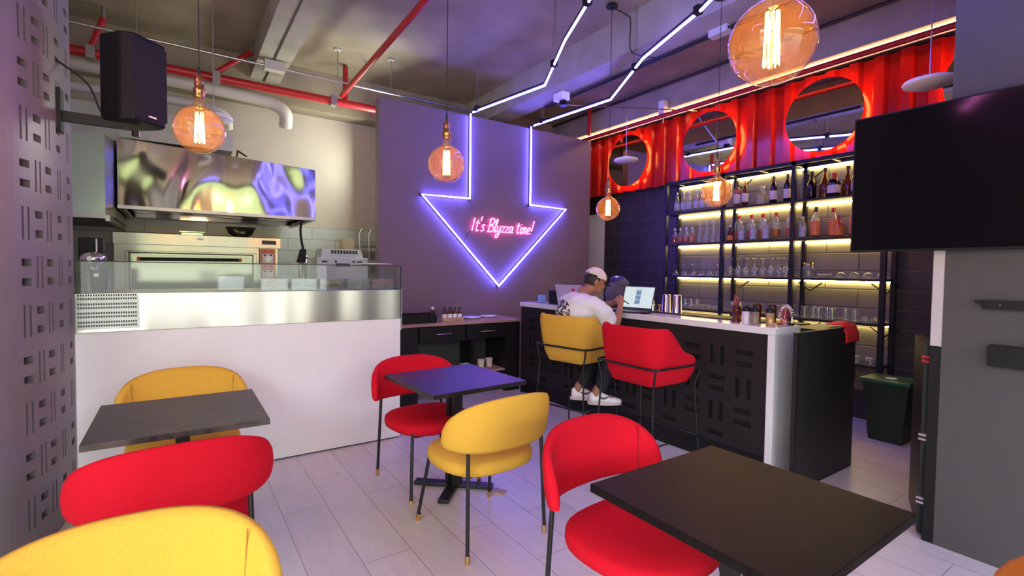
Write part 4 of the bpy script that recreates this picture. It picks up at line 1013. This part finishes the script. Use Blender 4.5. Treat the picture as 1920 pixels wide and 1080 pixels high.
# ================================================================== DINING CHAIRS (face +Y locally)
YO = -.04
def shell_mb(n=30, zb=.545, zt=.835, a=.335, b_=.26, th=.045, span=1.25):
    mb = MB(); rings = []
    K = 14
    for i in range(n+1):
        u = -1+2*i/n; ang = u*span
        e = abs(u)
        top = zb+.06+(zt-zb-.06)*max(0.0, 1-e**2.6)**.62
        bot = zb+.030*e**3
        h = max(top-bot, .02)/2; zc = (top+bot)/2
        endk = 1-max(0, (e-.90)/.10)**2*.75
        ring = []
        for k in range(K):
            p = 2*PI*k/K; cx, cz = math.cos(p), math.sin(p)
            sx = math.copysign(abs(cx)**.6, cx)*th/2*endk; sz = math.copysign(abs(cz)**.75, cz)*h*endk
            z = zc+sz
            lean = (z-zb)/(zt-zb)*.035
            ra, rb = a+sx+lean*.6, b_+sx+lean
            x = ra*math.sin(ang)/(1+.0*e); y = -rb*math.cos(ang)
            # squarer plan
            k2 = 1/(abs(math.sin(ang))**2.5+abs(math.cos(ang))**2.5)**(1/2.5)
            ring.append((x*k2, y*k2+YO, z))
        rings.append(ring)
    vs = [v for r in rings for v in r]; fs = []
    for i in range(n):
        for k in range(K): fs.append((i*K+k, i*K+(k+1) % K, (i+1)*K+(k+1) % K, (i+1)*K+k))
    fs.append(tuple(range(K-1, -1, -1))); fs.append(tuple(range(n*K, (n+1)*K)))
    mb.add(vs, fs, True)
    return mb
def seat_mb():
    mb = MB(); n = 36; prof_ = [(.60, .395), (.90, .398), (.985, .412), (1.0, .44), (.985, .462), (.93, .475), (.6, .482), (.0001, .484)]
    vs = []
    for r, z in prof_:
        for j in range(n):
            a = 2*PI*j/n; k = 1/(abs(math.cos(a))**2.7+abs(math.sin(a))**2.7)**(1/2.7)
            y = math.sin(a)*k*r*.272; x = math.cos(a)*k*r*.286*(1-.05*(y > 0)*y/.27)
            vs.append((x, y+.01, z))
    fs = [(i*n+j, i*n+(j+1) % n, (i+1)*n+(j+1) % n, (i+1)*n+j) for i in range(len(prof_)-1) for j in range(n)]
    fs.append(tuple(range(n-1, -1, -1)))
    mb.add(vs, fs, True); return mb
def dining_chair(fab, seam, label, loc_, rz):
    t = thing('dining_chair', label, 'chair', (*loc_, 0), rz, 'rounded cafe chairs')
    seat_mb().build('seat', fab, t)
    b = shell_mb().build('backrest', fab, t)
    for s in (-1, 1):
        ang = s*.86; pts = []
        for q in range(9):
            z = .548+q/8*.225; lean = (z-.545)/.29*.035
            k2 = 1/(abs(math.sin(ang))**2.5+abs(math.cos(ang))**2.5)**(1/2.5)
            ra, rb = .335-.0225+lean*.6, .26-.0225+lean
            pts.append((ra*math.sin(ang)*k2, -rb*math.cos(ang)*k2+YO, z))
        MB().tube(pts, .0022, 5).build('seam', seam, b)
    for x in (-1, 1):
        for y in (-1, 1):
            foot = (x*.257, y*.272)
            topp = (x*.242, -.247, .572) if y < 0 else (x*.215, .20, .42)
            l = MB().tube([(foot[0], foot[1], .02), topp], .0105, 10).build('leg', M_blackm, t)
            f0 = Vector((foot[0], foot[1], .0)); f1 = f0+(Vector(topp)-f0).normalized()*.045
            MB().tube([f0, f1], .0125, 12).build('ferrule', M_brass, l)
    MB().box((-.19, -.17, .383), (.19, .19, .397)).build('seat_frame', M_blackm, t)
    return t
def chairs():
    y = dining_chair(M_yel, M_yseam, 'yellow upholstered chair in the middle seen from behind, at the dark table', (1.43, 2.40), math.radians(3.4))
    r = dining_chair(M_red, M_rseam, 'red upholstered chair behind the middle table beside the white counter', (1.445, 3.15), math.radians(183))
    dup(y, 'yellow chair behind the charcoal table against the white counter', (.03, 3.45, 0), PI)
    dup(r, 'red chair seen from behind at the charcoal table on the left', (-.012, 2.48, 0), math.radians(2))
    dup(y, 'nearest yellow chair cut off by the lower left corner', (-.125, 1.26, 0), math.radians(178))
    dup(r, 'nearest red chair at the large dark table, facing the camera', (1.50, 1.28, 0), math.radians(184))
    dining_chair(M_ora, mat('orange_seam', (.3, .1, .01), .9), 'orange chair barely visible at the lower right corner', (1.54, .485), math.radians(0))
chairs()
t = MB().box((-.03, -.04, 0), (.03, .04, .012)).build('wooden_block', M_wood, loc=(1.76, 2.70, 0), rz=.5)
tag(t, 'small dark wooden wedge on the floor by the middle table foot', 'block')

# ================================================================== BAR STOOLS (face +Y locally)
def stool(fab, label, loc_, rz):
    t = thing('bar_stool', label, 'bar stool', (*loc_, 0), rz, 'upholstered bar stools')
    # plan path of the shell, from left arm tip round the back to the right arm tip
    hw, hb, hf, rr = .245, -.215, .235, .09
    path = [(-hw, hf), (-hw, hf-.1), (-hw, .05), (-hw, -.04), (-hw, hb+rr)]
    for k in range(1, 6):
        a = PI+PI/2*k/6; path.append((-hw+rr+rr*math.cos(a), hb+rr+rr*math.sin(a)))
    path += [(-hw+rr, hb), (-.05, hb-.008), (.05, hb-.008)]
    path += [(-x, y) for x, y in reversed(path[:-2])]
    def topz(x, y):
        if y > .10: return .90
        if y < -.14: return 1.10
        u = (.10-y)/.24; u = u*u*(3-2*u); return .90+.20*u
    K = 12; rings = []
    N = len(path)
    for i, (x, y) in enumerate(path):
        p0 = path[max(i-1, 0)]; p1 = path[min(i+1, N-1)]
        tx, ty = p1[0]-p0[0], p1[1]-p0[1]; L_ = math.hypot(tx, ty); nx, ny = ty/L_, -tx/L_   # outward
        if nx*x+ny*(y) < 0: nx, ny = -nx, -ny
        zt = topz(x, y); zb = .665; e = 1
        if i in (0, N-1): zt -= .03; zb += .03; e = .5
        ring = []
        for k in range(K):
            p = 2*PI*k/K; c_, s_ = math.cos(p), math.sin(p)
            o_ = math.copysign(abs(c_)**.6, c_)*.026*e; z = (zt+zb)/2+math.copysign(abs(s_)**.7, s_)*(zt-zb)/2
            lean = (z-.78)*.13 if z > .78 else (z-.78)*.45
            ring.append((x+nx*(o_+lean), y+ny*(o_+lean), z))
        rings.append(ring)
    mb = MB(); vs = [v for r in rings for v in r]; fs = []
    for i in range(N-1):
        for k in range(K): fs.append((i*K+k, i*K+(k+1) % K, (i+1)*K+(k+1) % K, (i+1)*K+k))
    fs.append(tuple(range(K-1, -1, -1))); fs.append(tuple(range((N-1)*K, N*K)))
    mb.add(vs, fs, True); mb.build('shell', fab, t, sub=1)
    MB().box((-.20, -.19, .665), (.20, .24, .765)).build('seat_cushion', fab, t, bevel=.03)
    # frame: loop round the outside, arms end bending down
    fz = .815; g = .288
    loop = [(-g+.01, .225, .74), (-g, .222, .80), (-g, .20, fz), (-g, -.20, fz)]+[(-g+.05-.05*math.cos(a), -.21-.05*math.sin(a), fz) for a in (.5, 1.1)]+[(-.22, -.262, fz), (.22, -.262, fz)]
    loop += [(g-.05+.05*math.sin(a), -.21-.05*math.cos(a), fz) for a in (.5, 1.1)]+[(g, -.20, fz), (g, .20, fz), (g, .222, .80), (g-.01, .225, .74)]
    MB().tube(loop, .009, 8).build('frame_loop', M_blackm, t)
    for x in (-1, 1):
        MB().tube([(x*(g-.012), -.245, fz), (x*.245, -.23, .66), (x*.285, -.27, .0)], .0075, 8).build('leg', M_blackm, t)
        MB().tube([(x*(g-.01), .225, .75), (x*.25, .22, .66), (x*.285, .26, .0)], .0075, 8).build('leg', M_blackm, t)
    q = .272
    MB().tube([(-q, -.252, .285), (q, -.252, .285), (q, .245, .285), (-q, .245, .285)], .009, 8, closed=True).build('footrest', M_blackm, t)
    return t
sy = stool(M_yel, 'yellow bar stool with the seated person on it', (3.02, 3.36), math.radians(-79))
sr = stool(M_red, 'empty red bar stool with armrests in front of the bar', (2.91, 2.45), math.radians(-90))

# ================================================================== PERSON
def remesh(o, vox, sm=4):
    m = o.modifiers.new('remesh', 'REMESH'); m.mode = 'VOXEL'; m.voxel_size = vox; m.use_smooth_shade = True
    if sm:
        s = o.modifiers.new('smooth', 'SMOOTH'); s.iterations = sm; s.factor = .5
def person():
    hip = Vector((2.99, 3.345, .84)); t = thing('person', 'seated person in white T-shirt, cream cap and black trousers, looking down at a phone', 'person', (3.0, 3.35, 0))
    O_ = Vector((3.0, 3.35, 0))
    def L(*p): return tuple(Vector(p)-O_)
    neck = (3.045, 3.32, 1.29); head = (3.155, 3.285, 1.400)
    shR, shL = (3.01, 3.145, 1.205), (2.985, 3.475, 1.205)
    elR, wrR = (3.215, 3.07, 1.02), (3.345, 3.145, 1.155)
    elL, wrL = (3.30, 3.55, 1.125), (3.42, 3.31, 1.18)
    knR, knL = (3.30, 3.20, .80), (3.33, 3.42, .80)
    anR, anL = (3.075, 3.160, .415), (3.05, 3.370, .415)
    b = MB()
    # torso
    for p, r in (((2.99, 3.345, .86), (.13, .155, .11)), ((2.975, 3.34, .98), (.115, .145, .12)), ((2.985, 3.325, 1.10), (.115, .16, .12)), ((3.005, 3.31, 1.18), (.10, .165, .085))):
        b.ball(L(*p), r, 20, 12)
    b.limb([L(3.02, 3.31, 1.22), L(*neck), L(3.115, 3.292, 1.325)], [.06, .055, .05])
    # head: cranium, jaw, nose, ears, brow
    fd = Vector((.86, -.42, -.30)).normalized(); rt = Vector((-.42, -.86, 0)).normalized(); up = rt.cross(fd)*-1
    if up.z < 0: up = -up
    HM = Matrix((fd, rt, up)).transposed()
    hc = Vector(L(*head))
    b.ball(hc, (.094, .074, .098), 22, 14, HM)
    b.ball(hc+fd*.042-up*.058, (.052, .050, .052), 16, 10, HM)
    b.ball(hc+fd*.072-up*.092, (.024, .026, .020), 12, 8, HM)     # chin
    b.ball(hc+fd*.098-up*.028, (.020, .012, .024), 12, 8, HM)     # nose
    b.ball(hc+fd*.090-up*.062, (.012, .024, .010), 12, 8, HM)     # lips
    b.ball(hc+fd*.082+up*.012, (.016, .050, .012), 12, 8, HM)     # brow
    for s in (-1, 1):
        b.ball(hc-fd*.004+rt*s*.076-up*.020, (.018, .010, .031), 12, 8, HM)
        b.ball(hc+fd*.066+rt*s*.034-up*.030, (.026, .024, .022), 12, 8, HM)
    # arms
    b.limb([L(*shR), L(*elR)], [.052, .038]); b.limb([L(*elR), L((3.28), 3.105, 1.09), L(*wrR)], [.038, .036, .026])
    b.limb([L(*shL), L(*elL)], [.052, .038]); b.limb([L(*elL), L(3.36, 3.44, 1.155), L(*wrL)], [.038, .036, .026])
    # hands round the phone
    def hand(w, pc, d, side):
        w = Vector(L(*w)); pc = Vector(L(*pc)); d = Vector(d).normalized(); sd = Vector(side).normalized(); nn = d.cross(sd)
        b.limb([w, w.lerp(pc, .5), pc], [.025, .028, .028])
        for s in (-1.5, -.5, .5, 1.5):
            b.ball(pc+sd*s*.017+d*.012, .0155, 10, 6)
        for k, (s, ln) in enumerate(((-1.5, .060), (-.5, .072), (.5, .068), (1.5, .052))):
            a = pc+sd*s*.0185+d*.022
            m1 = a+d*ln*.45+nn*.006; m2 = m1+d*ln*.25+nn*ln*.30; m3 = m2+nn*ln*.30-d*.004
            b.limb([a, m1, m2, m3], [.0095, .0088, .0080, .0072], 8)
        a = pc-sd*.028-d*.012; b.limb([a, a-sd*.016+d*.026+nn*.008, a-sd*.008+d*.048+nn*.018], [.012, .0105, .009], 8)
    hand(wrR, (3.375, 3.175, 1.20), (.35, .35, .85), (.75, -.6, -.1))
    hand(wrL, (3.43, 3.265, 1.21), (.2, -.75, .45), (-.3, .2, .9))
    # legs
    b.limb([L(3.02, 3.26, .83), L(*knR), L(3.21, 3.16, .56), L(*anR)], [.078, .058, .050, .036])
    b.limb([L(3.02, 3.42, .83), L(*knL), L(3.21, 3.38, .56), L(*anL)], [.078, .058, .050, .036])
    fdir = Vector((.80, -.58, 0)).normalized()
    for an in (anR, anL):
        a = Vector(L(*an)); b.limb([a, a-Vector((0, 0, .055)), a-Vector((0, 0, .065))+fdir*.13], [.036, .034, .03])
    o = b.build('body', M_skin, t); remesh(o, .0055, 3)
    # shirt
    s = MB()
    for p, r in (((2.985, 3.345, .87), (.160, .190, .10)), ((2.965, 3.34, .98), (.155, .190, .13)), ((2.972, 3.325, 1.10), (.150, .200, .12)), ((2.99, 3.31, 1.18), (.135, .200, .090)), ((3.02, 3.31, 1.215), (.09, .12, .055))):
        s.ball(L(p[0]-.012, p[1]+.01, p[2]+.012), (r[0], r[1]*1.07, r[2]*1.08), 24, 14)
    s.limb([L(3.005, 3.165, 1.185), L(3.08, 3.095, 1.11), L(3.125, 3.085, 1.055)], [.088, .085, .080])
    s.limb([L(2.985, 3.465, 1.185), L(3.13, 3.545, 1.14), L(3.19, 3.55, 1.12)], [.088, .080, .070])
    o = s.build('t_shirt', None or shirt_mat(), t); remesh(o, .011, 5)
    d = o.modifiers.new('folds', 'DISPLACE'); tx = bpy.data.textures.new('folds', 'CLOUDS'); tx.noise_scale = .12; d.texture = tx; d.strength = .030; d.mid_level = .5
    # trousers
    s = MB()
    s.ball(L(3.0, 3.345, .835), (.165, .195, .075), 22, 12)
    s.limb([L(3.03, 3.26, .83), L(*knR), L(3.21, 3.16, .60), L(3.125, 3.143, .46)], [.095, .078, .070, .060])
    s.limb([L(3.03, 3.42, .83), L(*knL), L(3.21, 3.38, .60), L(3.10, 3.353, .46)], [.095, .078, .070, .060])
    o = s.build('trousers', M_pants, t); remesh(o, .011, 4)
    # shoes with swoosh
    for an in (anR, anL):
        a = Vector(L(*an)); bx = a-Vector((0, 0, .105)); sdv = Vector((-fdir.y, fdir.x, 0))
        FM = Matrix((fdir, sdv, Vector((0, 0, 1)))).transposed()
        h = MB()
        c0 = bx+fdir*.075
        prof_ = [(-.135, .030, .085), (-.11, .040, .10), (-.05, .041, .105), (.0, .042, .085), (.05, .046, .062), (.10, .047, .050), (.135, .036, .040), (.150, .015, .030)]
        rings = []
        for (u, w_, hh) in prof_:
            rings.append([c0+fdir*u+sdv*(w_*math.cos(p))+Vector((0, 0, 1))*(.012+max(0, math.sin(p))*(hh-.012) if math.sin(p) > 0 else .012) for p in [2*PI*k/14 for k in range(14)]])
        vs = [v for r_ in rings for v in r_]; fs = [(i*14+k, i*14+(k+1) % 14, (i+1)*14+(k+1) % 14, (i+1)*14+k) for i in range(7) for k in range(14)]
        fs += [tuple(range(13, -1, -1)), tuple(range(98, 112))]
        h.add(vs, fs, True); sh = h.build('shoe', mat('white_shoe', (.80, .77, .78), .5), t, fix=True)
        so = MB(); out = []
        for k in range(24):
            p = 2*PI*k/24; rx = .150; ry = .047 if math.cos(p) > -.2 else .043
            out.append((math.cos(p)*rx, math.sin(p)*ry*(1-.12*abs(math.cos(p)))))
        so.prism(out, -.012, .016, Matrix.Translation(c0) @ FM.to_4x4()); so.build('sole', mat('sole_grey', (.60, .50, .50), .6), sh)
        sw = [(-.060, .050), (-.030, .030), (.0, .032), (.050, .062), (.005, .050), (-.025, .046), (-.045, .056)]
        for s_ in (-1, 1):
            m_ = MB(); pts = [c0+fdir*u*-1*-1+sdv*(s_*.0435)+Vector((0, 0, z+.012)) for u, z in sw]
            pts = [p + sdv*(-s_*(max(0, z-.04))*.25) for p, (u, z) in zip(pts, sw)]
            pts2 = [p+sdv*(s_*.003) for p in pts]; n_ = len(pts)
            m_.add(pts+pts2, [tuple(range(n_)), tuple(range(2*n_-1, n_-1, -1))]+[(i, (i+1) % n_, n_+(i+1) % n_, n_+i) for i in range(n_)])
            m_.build('curved_logo', M_capd, sh)
    # hair and cap
    s = MB(); s.ball(hc-fd*.012+up*.004, (.090, .0775, .096), 22, 14, HM)
    s.v = [v for v in s.v]
    keep = []
    o = MB()
    # hair: lower back of head only
    vs = []
    for v in s.v:
        d_ = Vector(v)-hc; vs.append(v)
    o.v = vs; o.f = [f for f in s.f if all(((Vector(s.v[i])-hc).dot(fd) < .045 and (Vector(s.v[i])-hc).dot(up) > -.062+.5*max(0, (Vector(s.v[i])-hc).dot(fd)+.01)) for i in f)]
    o.sm = [True]*len(o.f); o.mi = [0]*len(o.f)
    o.build('hair', M_hair, t)
    s = MB(); s.ball(hc-fd*.004+up*.022, (.103, .088, .092), 26, 16, HM)
    c_ = MB(); c_.v = s.v; c_.f = [f for f in s.f if all((Vector(s.v[i])-hc-up*.022).dot(up) > -.004-.12*((Vector(s.v[i])-hc).dot(fd)) for i in f) and not all(((Vector(s.v[i])-hc).dot(fd) < -.075 and (Vector(s.v[i])-hc-up*.022).dot(up) < .035) for i in f)]
    c_.sm = [True]*len(c_.f); c_.mi = [0]*len(c_.f)
    cap = c_.build('cap', M_cap, t); cap.modifiers.new('thickness', 'SOLIDIFY').thickness = .004
    br = []
    for k in range(13):
        a = -1.15+2.3*k/12; br.append((.080+.085*math.cos(a), .082*math.sin(a)))
    br = [(.082, -.072)]+br+[(.082, .072)]
    MB().prism(br, -.002, .002, Matrix.Translation(hc+up*.026-fd*.006) @ HM.to_4x4() @ Matrix.Rotation(.22, 4, 'Y')).build('brim', mat('black_brim', (.02, .02, .025), .7), cap)
    MB().tube([hc-fd*.092+rt*(.046*math.cos(a))+up*(.030+.030*math.sin(a)) for a in [PI*k/8 for k in range(9)]], .007, 6).build('rear_strap', M_capd, cap)
    MB().tube([hc-fd*.098+rt*.05+up*.026, hc-fd*.104+up*.024, hc-fd*.098-rt*.05+up*.026], .008, 6).build('strap_band', M_capd, cap)
    # phone held
    pm = Matrix.Translation(Vector(L(3.435, 3.215, 1.225))) @ Matrix.Rotation(math.radians(-35), 4, 'Z') @ Matrix.Rotation(math.radians(35), 4, 'Y')
    ph = MB().box((-.075, -.037, -.004), (.075, .037, .004), pm).build('held_phone', M_blackg, loc=O_)
    tag(ph, 'dark phone held in both hands by the seated person', 'phone')
def shirt_mat():
    m = mat('printed_tshirt', (.78, .77, .80), .9); n = m.node_tree.nodes; l = m.node_tree.links
    p = n['Principled BSDF']; tc = n.new('ShaderNodeTexCoord')
    # back print: inked patches inside an oval area low on the back
    mp = n.new('ShaderNodeMapping'); mp.inputs['Location'].default_value = (0, -.04/.14, -1.12/.105)
    mp.inputs['Scale'].default_value = (0, 1/.14, 1/.105)
    l.new(tc.outputs['Object'], mp.inputs[0])
    ln = n.new('ShaderNodeVectorMath'); ln.operation = 'LENGTH'; l.new(mp.outputs[0], ln.inputs[0])
    inr = n.new('ShaderNodeMath'); inr.operation = 'LESS_THAN'; inr.inputs[1].default_value = 1.0; l.new(ln.outputs['Value'], inr.inputs[0])
    sx = n.new('ShaderNodeSeparateXYZ'); l.new(tc.outputs['Object'], sx.inputs[0])
    bk = n.new('ShaderNodeMath'); bk.operation = 'LESS_THAN'; bk.inputs[1].default_value = -.02; l.new(sx.outputs['X'], bk.inputs[0])
    nz = n.new('ShaderNodeTexNoise'); nz.inputs['Scale'].default_value = 34; nz.inputs['Detail'].default_value = 6; l.new(tc.outputs['Object'], nz.inputs['Vector'])
    th = n.new('ShaderNodeMath'); th.operation = 'GREATER_THAN'; th.inputs[1].default_value = .49; l.new(nz.outputs['Fac'], th.inputs[0])
    a = n.new('ShaderNodeMath'); a.operation = 'MULTIPLY'; l.new(inr.outputs[0], a.inputs[0]); l.new(bk.outputs[0], a.inputs[1])
    b = n.new('ShaderNodeMath'); b.operation = 'MULTIPLY'; l.new(a.outputs[0], b.inputs[0]); l.new(th.outputs[0], b.inputs[1])
    mx = n.new('ShaderNodeMix'); mx.data_type = 'RGBA'; mx.inputs[6].default_value = (.78, .77, .80, 1); mx.inputs[7].default_value = (.06, .045, .05, 1)
    l.new(b.outputs[0], mx.inputs[0]); l.new(mx.outputs[2], p.inputs['Base Color'])
    return m
person()
